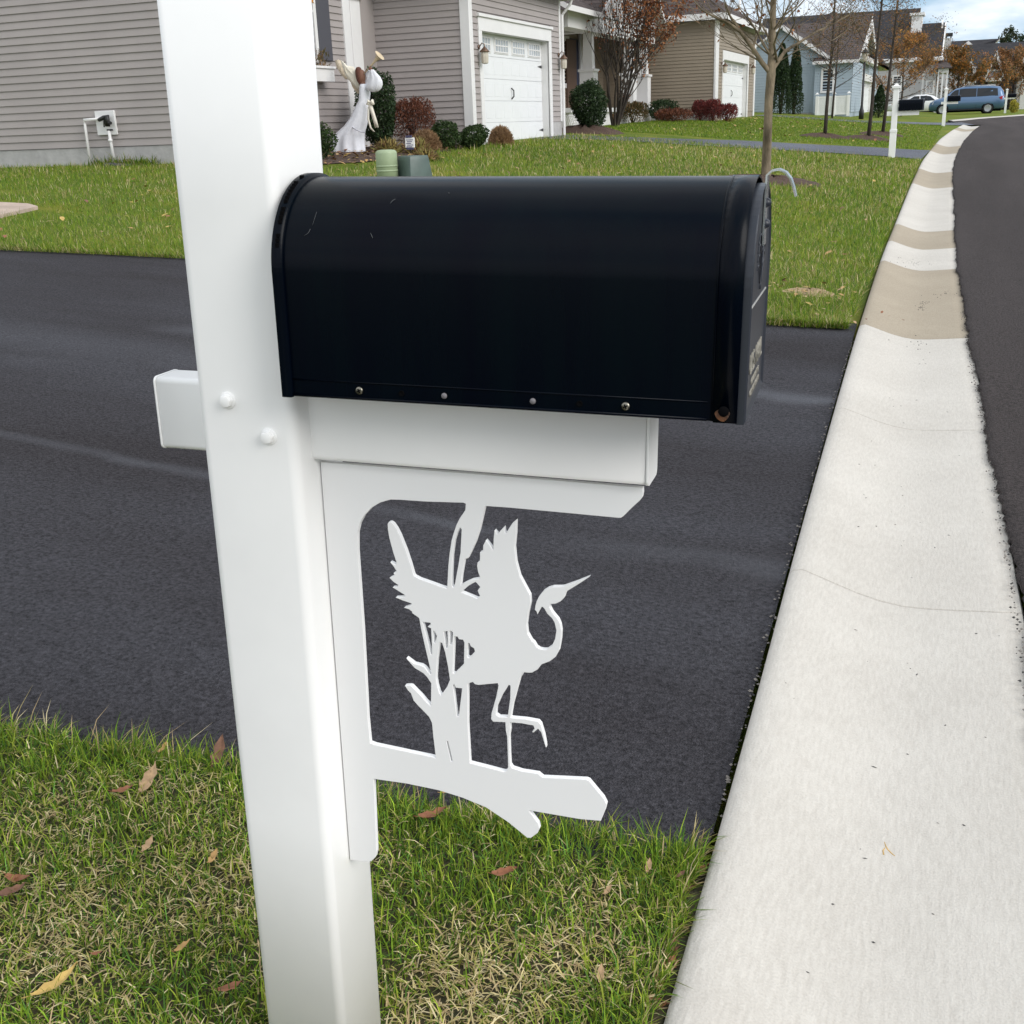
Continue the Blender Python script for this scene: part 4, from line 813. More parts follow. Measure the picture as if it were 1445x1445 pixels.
def shrub(label,base,w,h,pal_,n,size,group=None,flat=1.0,name='shrub',stem=True,shape='ball',depth=None,seed=1,gap=.0):
    t=thing(name,label,'shrub',base,group); r=np.random.default_rng(seed); d=depth or w
    if shape=='ball': P=ell_pts(r,n,w/2,d/2,h/2)+np.array([0,0,h/2])
    elif shape=='cone':
        u=r.random(n)**.75; a=r.uniform(0,6.283,n); prof=np.interp(u,[0,.12,.45,.8,1],[.80,1,.86,.45,.05])*(1+.10*np.sin(9*u+3*a)+.06*np.sin(31*u))
        q=(.6+.4*r.random(n)**.6)*prof; P=np.stack([q*np.cos(a)*w/2,q*np.sin(a)*d/2,u*h],1)
    elif shape=='mop':      # hair-like mound of drooping stems
        P=ell_pts(r,n,w/2,d/2,h*.95,.8,.08); P[:,2]=np.abs(P[:,2])*.98
    elif shape=='brush':    # upright twiggy mass
        u=r.random(n)**.7; a=r.uniform(0,6.283,n); q=np.sqrt(r.random(n))*np.interp(u,[0,.35,.8,1],[.55,1,1,.8]); P=np.stack([q*np.cos(a)*w/2,q*np.sin(a)*d/2,u*h*(1-.15*q*q+.08*np.sin(5*a))],1)
    P[:,2]=np.maximum(P[:,2],.02); P=P+np.array(base,float)
    mb=MB(); 
    for i in range(7 if stem else 3):
        a=rng.uniform(0,6.28); mb.tube([(base[0],base[1],base[2]-.02),(base[0]+.12*w*math.cos(a),base[1]+.12*d*math.sin(a),base[2]+h*.4),(base[0]+.3*w*math.cos(a),base[1]+.3*d*math.sin(a),base[2]+h*.75)],[.02*h+.006,.012*h+.004,.004],5)
    mb.build('stem',M_BARKD,t,recalc=False)
    if shape=='mop':
        u=(P-np.array(base)-np.array([0,0,-.1*h])); u/=np.linalg.norm(u,axis=1)[:,None]; leaves('foliage',P,size,pal_,t,seed,.16,up=u*1.0)
    elif shape=='brush':
        u=np.tile([0,0,1.],(len(P),1)); leaves('foliage',P,size,pal_,t,seed,.4,up=u*.8)
    else: leaves('foliage',P,size,pal_,t,seed,.5)
    return t
def onplane(x,y,Y): p=PY(x,y,Y); return (p[0],p[1],tz(p[0],p[1])-.01)
# planting bed of the first house
shrub('small dark green clipped shrub right beside the post edge',(-9.55,16.35,tz(-9.55,16.35)),.62,.55,BOX,2600,.045,seed=2)
shrub('tall dark evergreen shrub standing behind the angel figure',onplane(537,213,18.9),.72,1.34,EVER,8500,.05,shape='ball',seed=3,name='evergreen_shrub')
shrub('rust-coloured twiggy bush between evergreen and clipped green shrubs',onplane(586,207,19.4),.82,.84,RED,6500,.038,shape='brush',seed=4)
shrub('clipped round green shrub left of the pair by the garage',onplane(627,207,19.3),.62,.50,BOX,3800,.040,group='clipped green shrubs by the garage',seed=5)
shrub('clipped round green shrub nearest the garage corner trim',onplane(668,206,19.75),.58,.44,BOX,3800,.040,group='clipped green shrubs by the garage',seed=6)
shrub('tan dry ornamental grass mound in front of rust bush',onplane(601,209,18.7),.52,.36,TAN,3400,.10,shape='mop',seed=7,name='ornamental_grass',stem=False)
p=PX(707,203,-8.30); shrub('tan dry grass mound standing alone before garage door',(p[0],p[1],tz(p[0],p[1])-.01),.46,.36,TAN,3400,.09,shape='mop',seed=8,name='ornamental_grass',stem=False)
for i,(x,y,Y,w,h,lab) in enumerate(((548,226,17.9,.42,.22,'blond spiky grass clump at the foot of the angel'),(590,222,18.0,.42,.24,'blond spiky grass clump around the little white sign'),(600,231,17.0,.40,.16,'low blond grass tuft at the mulch edge behind the utility boxes'))):
    shrub(lab,onplane(x,y,Y),w,h,BLOND[:1]+BLOND[2:]+OLIVE[1:]+TAN[:1],420,.15,group='blond grass clumps in the mulch bed',shape='mop',seed=20+i,name='ornamental_grass',stem=False)
# second house
b=(-8.55,27.9,tz(-8.55,27.9)+.06); mound('mulch_mound',(-8.55,27.9),.95,.8,.16)
shrub('egg-shaped dark evergreen on a mulch mound past the garage',b,.92,1.16,EVER,8500,.055,shape='ball',seed=9,name='evergreen_shrub')
for i,(x,y,Y,w,h,pp,shp,lab) in enumerate(((893,177,36.5,1.0,.62,OLIVE,'brush','olive-brown low bush under the porch columns'),(935,166,39.5,1.0,.75,EVER,'ball','dark green low bush against tan garage wall'),(950,172,38.5,1.3,.40,RED,'brush','low brownish red plants before the tan wall'),(856,176,35.5,.7,.35,TAN,'brush','dry brown plants at the foot of red-leaved tree'))):
    q=PY(x,y,Y); shrub(lab,(q[0],Y,tz(q[0],Y)),w,h,pp,2200,.07,shape=shp,seed=30+i)
for i,(x,Y,w,h,lab) in enumerate(((988,40.4,.62,.66,'crimson bush, leftmost of three at tan garage corner'),(1006,40.3,.60,.70,'crimson bush in the middle of three at garage corner'),(1026,40.6,.75,.58,'crimson loose bush in front of the second garage door'))):
    q=PY(x,166,Y); shrub(lab,(q[0],Y,tz(q[0],Y)-.02),w,h,CRIM,2200,.06,group='crimson bushes at the tan garage',shape='brush',seed=40+i)
for i,(x,Y,w,h,lab) in enumerate(((1101,56.5,1.0,3.05,'taller left arborvitae of the pair by the blue-grey wall'),(1119.5,58.0,.86,3.1,'slimmer right arborvitae of the pair by the blue-grey wall'))):
    q=PY(x,166,Y); shrub(lab,(q[0],Y,tz(q[0],Y)-.02),w*1.0,h,EVER,6500,.12,group='arborvitae pair by the blue-grey house',shape='cone',seed=50+i,name='arborvitae')
q=PY(1240,163,62); shrub('dark evergreen bush behind the far trees near white garage',(q[0],62,tz(q[0],62)),.75,1.5,EVER,2600,.12,shape='cone',seed=53,name='evergreen_shrub')
q=PY(1431,154,84); shrub('yellow-green shrub beside the farthest mailbox',(q[0],84,tz(q[0],84)),.55,.8,YEL,900,.10,shape='ball',seed=54)
# ---- trees
def limb(mb,p,d,ln,r,depth,tips,bend=.25,split=(2,3),n=7,upw=.15,rr=None):
    rr=rr or random; p=Vector(p); d=Vector(d).normalized(); pts=[p.copy()]; k=4
    for i in range(k):
        d=(d+Vector((rr.uniform(-1,1),rr.uniform(-1,1),rr.uniform(-.6,1)*.8))*bend*.45+Vector((0,0,upw*.3))).normalized(); p=p+d*ln/k; pts.append(p.copy())
        if depth>0 and i>=1 and rr.random()<.45:
            s=(d+Vector((rr.uniform(-1,1),rr.uniform(-1,1),rr.uniform(-.2,.7)))*.9).normalized(); limb(mb,p,s,ln*rr.uniform(.45,.7),r*.5*(1-i/k*.4),depth-1,tips,bend,split,max(4,n-1),upw,rr)
    mb.tube(pts,[r*(1-.55*i/k) for i in range(k+1)],n,cap=False)
    tips+= [tuple(q) for q in pts[2:]]
    if depth>0:
        for j in range(rr.randint(*split)):
            s=(d+Vector((rr.uniform(-1,1),rr.uniform(-1,1),rr.uniform(-.3,.8)))*.6).normalized(); limb(mb,p,s,ln*rr.uniform(.55,.8),r*.45,depth-1,tips,bend,split,max(4,n-1),upw,rr)
def scatter(tips,n,spread,r): 
    T=np.array(tips); return T[r.integers(0,len(T),n)]+r.normal(0,spread,(n,3))
# young bare tree behind the mailbox
tb=G(1082,243); tb=np.array([-2.72,18.2,tz(-2.72,18.2)]); q=PY(1082.5,240,18.2); tb=np.array([q[0],18.2,tz(q[0],18.2)])
mound('mulch_ring',(tb[0]+.10,18.2),.80,.7,.07)
t=thing('bare_tree','young bare tree with pale bark standing just behind the mailbox','tree',tb); rr=random.Random(3); mb=MB(); tips=[]
def TP(x,y,dy=0): v=PY(x,y,18.2+dy); return tuple(v)
trunk=[(tb[0],18.2,tb[2]-.05),TP(1081,240),TP(1083,190),TP(1085,140),TP(1088,105),TP(1089,80),TP(1090,45),TP(1091,10),TP(1093,-60),TP(1096,-160),TP(1095,-260)]
mb.tube(trunk,[.088,.073,.066,.063,.068,.055,.050,.044,.036,.024,.010],12)
for P,rad_ in (([TP(1087,103),TP(1075,88,-.1),TP(1062,68,-.2),TP(1045,45,-.3),TP(1028,32,-.5),TP(1008,24,-.6),TP(990,14,-.7),TP(975,-4,-.8)],[.050,.046,.040,.034,.026,.020,.014,.007]),
              ([TP(1089,100),TP(1097,88,.1),TP(1108,72,.2),TP(1128,60,.3),TP(1150,46,.5),TP(1172,36,.6),TP(1200,20,.8)],[.044,.040,.034,.026,.019,.013,.006]),
              ([TP(1045,45,-.3),TP(1030,22,-.5),TP(1022,0,-.6),TP(1015,-40,-.7)],[.022,.017,.012,.005]),([TP(1062,68,-.2),TP(1072,40,.1),TP(1076,10,.3),TP(1070,-40,.4)],[.024,.018,.013,.005]),
              ([TP(1097,88,.1),TP(1092,62,-.4),TP(1104,30,-.7),TP(1108,-10,-.9)],[.026,.020,.013,.005]),([TP(1090,45),TP(1104,24,.3),TP(1124,8,.6),TP(1140,-30,.8)],[.026,.020,.013,.005]),([TP(1089,60),TP(1072,30,.4),TP(1060,-20,.8)],[.024,.016,.006])):
    rad=[q_*.80 for q_ in rad_]; mb.tube(P,rad,8,cap=False)
    for i in range(1,len(P)):
        for j in range(3):
            d=Vector((rr.uniform(-1,1),rr.uniform(-.7,.7),rr.uniform(-.1,1))); limb(mb,P[i],d,rr.uniform(.4,.85),max(.0055,rad[i]*.34),2,tips,.5,(1,3),4,.1,rr)
for i in range(16):
    h=trunk[5+i%5]; d=Vector((rr.uniform(-1,1),rr.uniform(-1,1),rr.uniform(.2,1))); limb(mb,h,d,rr.uniform(.7,1.2),.015,2,tips,.4,(1,2),5,.2,rr)
mb.build('trunk',M_BARK,t,recalc=False); r=np.random.default_rng(8)
leaves('crown',scatter(tips,300,.04,r),.060,RUSTL,t,4,.6,droop=.6)
# red-leaved multi-stemmed tree before the second house's porch
q=PY(868,168,33.0); b=np.array([q[0],33.0,tz(q[0],33.0)])
t=thing('crape_tree','multi-stemmed tree with sparse rust-red leaves before porch','tree',b); rr=random.Random(5); mb=MB(); tips=[]
for i in range(12):
    a=i*.7; d=Vector((math.cos(a)*.36+.03,math.sin(a)*.30,1)); limb(mb,(b[0]+.07*math.cos(a),b[1]+.07*math.sin(a),b[2]-.03),d,rr.uniform(1.3,2.0),.042,3,tips,.22,(2,3),6,.35,rr)
for i in range(9):      # limbs reaching out to the right, where most leaves still hang
    limb(mb,(b[0]+.10+.03*i,b[1],b[2]+.7+.16*i),(.62,.22*rr.uniform(-1,1)+.2,.62),rr.uniform(1.0,1.5),.026,3,tips,.26,(2,3),5,.25,rr)
mb.build('trunk',M_BARKD,t,recalc=False); r=np.random.default_rng(9); T=np.array(tips); T=T[T[:,2]>b[2]+.7]
w=T[:,0]-b[0]; keep=r.random(len(T))<np.clip(.22+.75*w,.05,1); leaves('crown',scatter(T[keep],5200,.10,r),.075,RUSTL,t,5,.6,droop=.4)
# slim street trees with tawny foliage
def slim(label,base,h,lean,pal_,nl,size,seed,trad=.06,fol=(.35,1.0),spread=.9,bare=.0,group='slim street trees past the second driveway',dens=22,name='street_tree'):
    t=thing(name,label,'tree',base,group); rr=random.Random(seed); mb=MB(); tips=[]; B=Vector([float(v) for v in base])
    pts=[B+Vector((lean*k*h/6+rr.uniform(-.02,.02)*(k>0),rr.uniform(-.02,.02)*(k>0),h*k/6-(.05 if k==0 else 0))) for k in range(7)]
    mb.tube(pts,[trad*(1-.13*k) for k in range(7)],8)
    for i in range(dens):
        f=rr.uniform(*fol); k=min(5,int(f*6)); p=pts[k].lerp(pts[k+1],f*6-k); a=rr.uniform(0,6.28); ln=spread*(1.25-f)*rr.uniform(.6,1.2)
        limb(mb,p,(math.cos(a),math.sin(a),rr.uniform(.1,.7)),ln,trad*.28*(1.2-f),2,tips,.35,(1,2),5,.15,rr)
    mb.build('trunk',M_BARKD,t,recalc=False); r=np.random.default_rng(seed); leaves('crown',scatter(tips,nl,.12,r),size,pal_,t,seed,.35,droop=.3); return t
def gbase(x,y): return G(x,y)
for i,(x,y,h,lean,pp,nl,fol,spr,lab) in enumerate(((1164,194,4.6,.02,OLIVE+TAN[2:],3400,(.32,1),1.0,'slim tree with thin brown twigs, left of the pale gable'),
    (1225,197,5.4,.035,OLIVE+TAN[2:],4600,(.30,1),1.15,'slim tawny tree in front of the pale gable, right of lamp'),
    (1245,191,5.8,.05,ORG[:1]+ORG[2:]+OLIVE+OLIVE,6500,(.16,1),1.35,'orange-tinged feathery tree just left of white mailbox post'))):
    b=G(x,y); mound('mulch_ring',(b[0],b[1]),.75,.6,.10); slim(lab,b,h,lean,pp,nl,.055,60+i,.055,fol,spr*.9,dens=28)
b=G(1174,167); slim('thin tree with rusty low leaves before the white fence',b,4.6,.03,RUSTL[2:3]+OLIVE[1:],1500,.07,70,.05,(.22,.9),1.5,group='tawny trees farther along the street')
def YG(x,Y): q=PY(x,150,Y); return np.array([q[0],Y,tz(q[0],Y)])
slim('broad orange-brown tree behind the white mailbox post',YG(1272,70),4.3,-.01,ORG[1:]+RUSTL[2:3]+OLIVE[1:],7500,.12,71,.06,(.10,.95),1.5,group='tawny trees farther along the street')
slim('dense amber tree behind the blue minivan',YG(1349,100),4.3,0,ORG[:1]+ORG[2:]+OLIVE[:2],9500,.19,72,.09,(.08,.95),1.75,group='tawny trees farther along the street',dens=40)
slim('tawny tree at right picture edge behind the farthest mailbox',YG(1424,108),4.2,0,ORG[2:]+RUSTL[2:3]+OLIVE[1:],6500,.19,73,.08,(.12,.95),1.9,group='tawny trees farther along the street',dens=36)
slim('small tawny tree at far right beyond the tree by the mailbox',YG(1444,118),4.0,0,ORG[2:]+OLIVE[1:],3600,.2,74,.08,(.12,.95),1.7,group='tawny trees farther along the street',dens=30)
for i,(x,Y,top,wd) in enumerate(((1407,170,.97,3.2),(1420,175,1.08,4.0),(1440,172,1.0,3.5))):
    b=YG(x,Y); h=float(PY(x,56,Y)[2])-b[2]; slim(('dark tree top, left of three, rising over the far roof','dark tree top, middle and tallest of three over far roof','dark tree top, right of three, over the far roof')[i],b,h*top,0,DRK,700,.45,80+i,.2,(.7,1.0),wd*.6,group='dark trees beyond the far roofs',dens=26,name='distant_tree')
# twigs with a few orange leaves reaching in beside the post, in front of the house
q=PY(452,150,14.4); b=np.array([-8.9,14.3,tz(-8.9,14.3)])
t=thing('ornamental_tree','small tree with a few orange leaves, mostly hidden by the post','tree',b); rr=random.Random(12); mb=MB(); tips=[]
mb.tube([(b[0],b[1],b[2]-.05),(b[0]-.05,b[1],b[2]+.8),(b[0],b[1],b[2]+1.5)],[.05,.04,.034],8)
for i in range(7):
    a=i*.9+.3; limb(mb,(b[0],b[1],b[2]+1.2+.05*i),(math.cos(a)*.6,math.sin(a)*.5,.9),1.1,.02,2,tips,.25,(1,2),5,.2,rr)
mb.build('trunk',M_BARKD,t,recalc=False); leaves('crown',scatter(tips,120,.06,np.random.default_rng(3)),.09,ORG,t,6,.6,droop=.6)
# ================================================================ houses
def siding(mb,ax,c,a0,a1,z0,z1,sgn,expo=.114,lim=None,lip=.022,mi=0):
    n=max(1,int(round((z1-z0)/expo))); e=(z1-z0)/n
    def P(a,o,z): return (c+sgn*o,a,z) if ax=='x' else (a,c+sgn*o,z)
    for k in range(n):
        zb=z0+k*e; zt=zb+e
        l0,h0=lim(zb) if lim else (a0,a1); l1,h1=lim(zt-1e-4) if lim else (a0,a1)
        if h0-l0<.02: continue
        mb.add([P(l0,lip,zb),P(h0,lip,zb),P(h1,.002,zt),P(l1,.002,zt),P(l0,-.004,zb),P(h0,-.004,zb)],[(0,1,2,3),(4,5,1,0)],mi)
def slab(mb,pts,th,mi=0,mi2=None):   # roof plane with thickness downwards
    n=len(pts); lo=[(p[0],p[1],p[2]-th) for p in pts]
    mb.add(list(pts)+lo,[tuple(range(n))],mi); b=len(mb.v)-2*n
    for f in [tuple(range(2*n-1,n-1,-1))]+[(i,n+i,n+(i+1)%n,(i+1)%n) for i in range(n)]:
        mb.f.append(tuple(b+i for i in f)); mb.mi.append(mi if mi2 is None else mi2); mb.sm.append(False)
def hip(mb,x0,x1,y0,y1,ze,zr,ov=.4,th=.16,ridge='y',gable=()):
    X0_,X1_,Y0_,Y1_=x0-ov,x1+ov,y0-ov,y1+ov
    if ridge=='y':
        run=(X1_-X0_)/2; xm=(X0_+X1_)/2; a=Y0_ if 'y0' in gable else Y0_+run; b=Y1_ if 'y1' in gable else Y1_-run
        A,B=(xm,a,zr),(xm,b,zr)
        slab(mb,[(X1_,Y0_,ze),(X1_,Y1_,ze),B,A],th,0,1); slab(mb,[(X0_,Y1_,ze),(X0_,Y0_,ze),A,B],th,0,1)
        if 'y0' not in gable: slab(mb,[(X0_,Y0_,ze),(X1_,Y0_,ze),A],th,0,1)
        if 'y1' not in gable: slab(mb,[(X1_,Y1_,ze),(X0_,Y1_,ze),B],th,0,1)
    else:
        run=(Y1_-Y0_)/2; ym=(Y0_+Y1_)/2; a=X0_ if 'x0' in gable else X0_+run; b=X1_ if 'x1' in gable else X1_-run
        A,B=(a,ym,zr),(b,ym,zr)
        slab(mb,[(X0_,Y0_,ze),(X1_,Y0_,ze),B,A],th,0,1); slab(mb,[(X1_,Y1_,ze),(X0_,Y1_,ze),A,B],th,0,1)
        if 'x0' not in gable: slab(mb,[(X0_,Y1_,ze),(X0_,Y0_,ze),A],th,0,1)
        if 'x1' not in gable: slab(mb,[(X1_,Y0_,ze),(X1_,Y1_,ze),B],th,0,1)
def abox(mb,ax,c,sgn,a0,a1,z0,z1,o0,o1,mi=0):   # box on a wall plane, from o0 to o1 outwards
    l,h=sorted((c+sgn*o0,c+sgn*o1))
    if ax=='x': mb.box(l,a0,z0,h,a1,z1,mi)
    else: mb.box(a0,l,z0,a1,h,z1,mi)
def window(parent,ax,c,sgn,a0,a1,z0,z1,bars=(1,1),fw=.09,glass=None,label=None):
    mb=MB()
    for q in ((a0-fw,a0,z0-fw,z1+fw),(a1,a1+fw,z0-fw,z1+fw),(a0,a1,z1,z1+fw),(a0,a1,z0-fw,z0)): abox(mb,ax,c,sgn,*q,-.01,.045)
    nv,nh=bars
    for i in range(1,nv+1): x=a0+(a1-a0)*i/(nv+1); abox(mb,ax,c,sgn,x-.014,x+.014,z0,z1,.016,.032)
    for i in range(1,nh+1): z=z0+(z1-z0)*i/(nh+1); abox(mb,ax,c,sgn,a0,a1,z-.018,z+.018,.0165,.0335)
    f=mb.build('window',M_TRIM,parent)
    mb=MB(); abox(mb,ax,c,sgn,a0,a1,z0,z1,-.01,.015); mb.build('pane',glass or M_GLASS,f); return f
def trim(parent,ax,c,sgn,rects,name='trim',m=None,o=(-.01,.035)):
    for q in rects: mb=MB(); abox(mb,ax,c,sgn,*q,*o); mb.build(name,m or M_TRIM,parent,bevel=.004,seg=1)
def garage_door(parent,c,a0,a1,z0,z1,rec=.16,nwin=4,wz=None,simple=False):
    # jambs and header lining
    mb=MB(); mb.box(c-rec-.02,a0-.03,z0,c+.01,a0,z1+.03); mb.box(c-rec-.02,a1,z0,c+.01,a1+.03,z1+.03); mb.box(c-rec-.02,a0,z1,c+.01,a1,z1+.03); mb.build('door_jamb',M_TRIM,parent)
    mb=MB(); x=c-rec; H=z1-z0; ns=5; sh=H/ns
    mb.box(x-.05,a0,z0,x-.012,a1,z1)
    for s in range(ns):
        zb,zt=z0+s*sh+.004,z0+(s+1)*sh-.004; top=s==ns-1
        mb.box(x-.012,a0+.004,zb,x,a1-.004,zt)
        if not top:
            for k in range(nwin):
                w=(a1-a0)/nwin; 
                for h2 in range(2):
                    l=a0+w*(k+.5*h2)+.05*w; mb.box(x,l,zb+sh*.2,x+.0022,l+.4*w,zt-sh*.2)
    d=mb.build('garage_door',mat('door_white',(.76,.77,.79),.45,.02,3),parent,bevel=.003,seg=1)
    zb=z1-sh
    for k in range(nwin):
        w=(a1-a0)/nwin; l=a0+w*k+.09*w; h=l+.82*w; f=MB()
        f.box(x,l,zb+sh*.16,x+.012,h,zb+sh*.90)
        nb=5
        for i in range(nb+1): y=l+.05+(h-l-.1)*i/nb; f.box(x+.012,y-.012,zb+sh*.24,x+.022,y+.012,zb+sh*.82)
        for z in (zb+sh*.24,zb+sh*.53,zb+sh*.82): f.box(x+.0125,l+.03,z-.012,x+.0225,h-.03,z+.012)
        wf=f.build('door_window',M_TRIM,d); f=MB(); f.box(x+.004,l+.05,zb+sh*.25,x+.0145,h-.05,zb+sh*.81); f.build('pane',M_GLASSP,wf)
    f=MB(); ym=(a0+a1)/2; f.tube([(x+.01,ym,z0+H*.42),(x+.05,ym+.03,z0+H*.445),(x+.05,ym+.03,z0+H*.50),(x+.01,ym,z0+H*.525)],.014,6); f.build('handle',M_IRON,d)
    for z in (z0+sh*.5+.02,z1-sh*1.25):
        f=MB(); f.prism([(a1-.28,z),(a1-.02,z-.03),(a1-.02,z+.03)],'x',x+.001,x+.014); f.build('strap_hinge',M_IRON,d)
    return d
def lantern(label,loc,s=.80,proto=[None]):
    t=thing('wall_lantern',label,'lantern',loc,'wall lanterns beside the garage doors')
    x,y,z=loc; mb=MB(); mb.lathe([(.055*s,0),(.055*s,.02*s),(.03*s,.03*s)],(x,y,z+.12*s),12,axis='x'); mb.tube([(x+.02,y,z+.12*s),(x+.09*s,y,z+.20*s),(x+.15*s,y,z+.17*s),(x+.15*s,y,z+.10*s)],.013*s,6); mb.build('bracket',M_COPPER,t)
    mb=MB(); mb.lathe([(.02*s,.12*s),(.035*s,.10*s),(.12*s,.02*s),(.125*s,.0)],(x+.15*s,y,z),8); mb.build('lantern_cap',M_COPPER,t)
    mb=MB(); mb.lathe([(.09*s,-.001),(.095*s,-.10*s),(.085*s,-.24*s),(.05*s,-.26*s)],(x+.15*s,y,z),8,smooth=False); mb.build('lantern_glass',M_LGLASS,t); return t
# ---------------------------------------------------------------- first house (taupe)
Y1=15.4; XF=-10.5; XG=-8.6
yc=float(PX(659,0,XG)[1]); yr=25.93
h1_=thing('house','taupe-sided house with white garage door and angel figure in front','house',(-12,19,.9))
zs=float(PY(120,208,Y1)[2]); ZE=5.7
mb=MB(); mb.box(-24,Y1+.02,.3,XF-.02,30,ZE); siding(mb,'y',Y1,-24,XF-.0,zs,ZE,-1); mb.build('side_wall',M_SID1,h1_)
mb=MB(); mb.box(-24,Y1-.005,.2,XF,Y1+.06,zs-.01); mb.build('foundation',M_PARGE,h1_)
y1e=float(PX(483,40,XF)[1])
mb=MB(); siding(mb,'x',XF,Y1,y1e,1.15,ZE,1); mb.box(XF-.3,Y1+.05,.3,XF-.02,y1e,ZE); mb.build('front_wall',M_SID1,h1_)
trim(h1_,'x',XF,1,[(Y1-.02,Y1+.10,.9,ZE)],'corner_board'); trim(h1_,'y',Y1,-1,[(XF-.12,XF+.035,zs,ZE)],'corner_board',o=(-.01,.03))
trim(h1_,'x',XF,1,[(y1e,y1e+.26,.95,ZE)],'corner_board',o=(-.3,.04))
# porch column filling the corner beside the garage wing
ya,yb=float(PX(498,60,XF)[1]),float(PX(511.5,60,XF)[1]); mb=MB(); mb.box(XF-.50,ya,.9,XF,yb,3.6); mb.box(XF-.53,ya-.03,.9,XF+.03,yb+.03,1.05); mb.box(XF-.53,ya-.03,3.6,XF+.05,yb+.05,4.6)
mb.build('porch_column',M_TRIM,h1_,bevel=.006,seg=1)
# shuttered window with a planter box
ysh0,ysh1=float(PX(446,50,XF)[1]),float(PX(464,50,XF)[1]); zsb=float(PX(462,86,XF)[2])
window(h1_,'x',XF,1,ysh0-1.05,ysh0-.10,zsb+.05,zsb+1.5,(1,1))
for a in (ysh0,ysh0-1.75): trim(h1_,'x',XF,1,[(a,a+(ysh1-ysh0),zsb,zsb+1.55)],'shutter',M_SHUT,o=(.0,.05))
zp=float(PX(463,119,XF+.2)[2]); yp=float(PX(471,110,XF+.22)[1])
pl=MB(); pl.box(XF+.02,yp-1.5,zp+.04,XF+.24,yp,zp+.25); pl.box(XF+.0,yp-1.52,zp+.25,XF+.27,yp+.02,zp+.29); 
pt2=thing('planter_box','white window box with dry brown plants under the shuttered window','planter',(XF+.12,yp-.7,zp)); pl.build('box',M_TRIM,pt2,bevel=.004,seg=1)
P_=np.stack([rng.uniform(XF+.04,XF+.22,500),rng.uniform(yp-1.45,yp-.03,500),zp+.29+rng.random(500)**1.4*.28],1); leaves('foliage',P_,.07,TAN[:1]+OLIVE,pt2,31,.3,up=np.tile([0,0,1.],(500,1)))
# garage wing
zt=3.93; z0g=1.03
za=float(PX(777,51,XG)[2]); do0,do1=float(PX(680.5,110,XG)[1]),float(PX(768.5,110,XG+-.1)[1]); 
dy0=do0; dy1=float(PX(776.5,110,XG)[1])-.12; dzt=float(PX(681,44,XG)[2])
mb=MB(); mb.box(-14,yc+.02,.5,XG-.25,yr-.02,zt); siding(mb,'y',yc,-13,XG,1.02,zt,-1); mb.build('recess_wall',M_SID1,h1_)
mb=MB()
for (a,b,z0,z1) in ((yc,dy0-.16,1.02,zt),(dy1+.16,yr,1.36,zt),(dy0-.16,dy1+.16,dzt+.34,zt)): siding(mb,'x',XG,a,b,z0,z1,1)
mb.box(XG-.24,yc+.03,.6,XG-.01,dy0-.05,zt); mb.box(XG-.24,dy1+.05,.6,XG-.01,yr-.03,zt); mb.box(XG-.24,dy0-.05,dzt+.05,XG-.01,dy1+.05,zt)
mb.build('garage_front_wall',M_SID1,h1_)
trim(h1_,'x',XG,1,[(dy1+.16,yr+.01,.7,1.355)],'foundation_block',M_PARGE,o=(-.01,.012))
trim(h1_,'y',yc,-1,[(XG-.15,XG+.036,.95,zt)],'corner_board',o=(-.01,.034)); trim(h1_,'x',XG,1,[(yc-.0,yc+.14,.95,zt)],'corner_board',o=(.0,.034))
trim(h1_,'x',XG,1,[(yr-.10,yr+.0,1.36,zt)],'corner_board',o=(.0,.03))
trim(h1_,'x',XG,1,[(dy0-.16,dy0,z0g-.05,dzt),(dy1,dy1+.16,z0g-.05,dzt),(dy0-.16,dy1+.16,dzt,dzt+.24)],'door_casing',o=(-.01,.036))
trim(h1_,'x',XG,1,[(dy0-.20,dy1+.20,dzt+.242,dzt+.30)],'door_casing',o=(-.01,.07))
garage_door(h1_,XG,dy0,dy1,z0g-.06,dzt)
mb=MB(); mb.tube([(XG+.30,yr+.02,zt+.02),(XG+.26,yr+.02,zt-.10),(XG+.06,yr+.02,zt-.32),(XG+.06,yr+.02,1.0),(XG+.16,yr+.02,.97)],.036,6,smooth=False); mb.build('downspout',M_TRIM,h1_)
mb=MB(); hip(mb,-16,XG,yc,yr,zt+.16,zt+2.4,.36,.16,'x'); hip(mb,-24.0,XF,Y1,30,ZE+.12,ZE+4,.4,.18,'y'); mb.build('roof',[M_ROOF,M_TRIM],h1_)
lantern('copper wall lantern left of the first white garage door',(XG+.02,float(PX(674,70,XG)[1]),float(PX(674,74,XG)[2])))
lantern('copper wall lantern right of the first white garage door',(XG+.02,float(PX(787,82,XG)[1]),float(PX(788,84,XG)[2])))
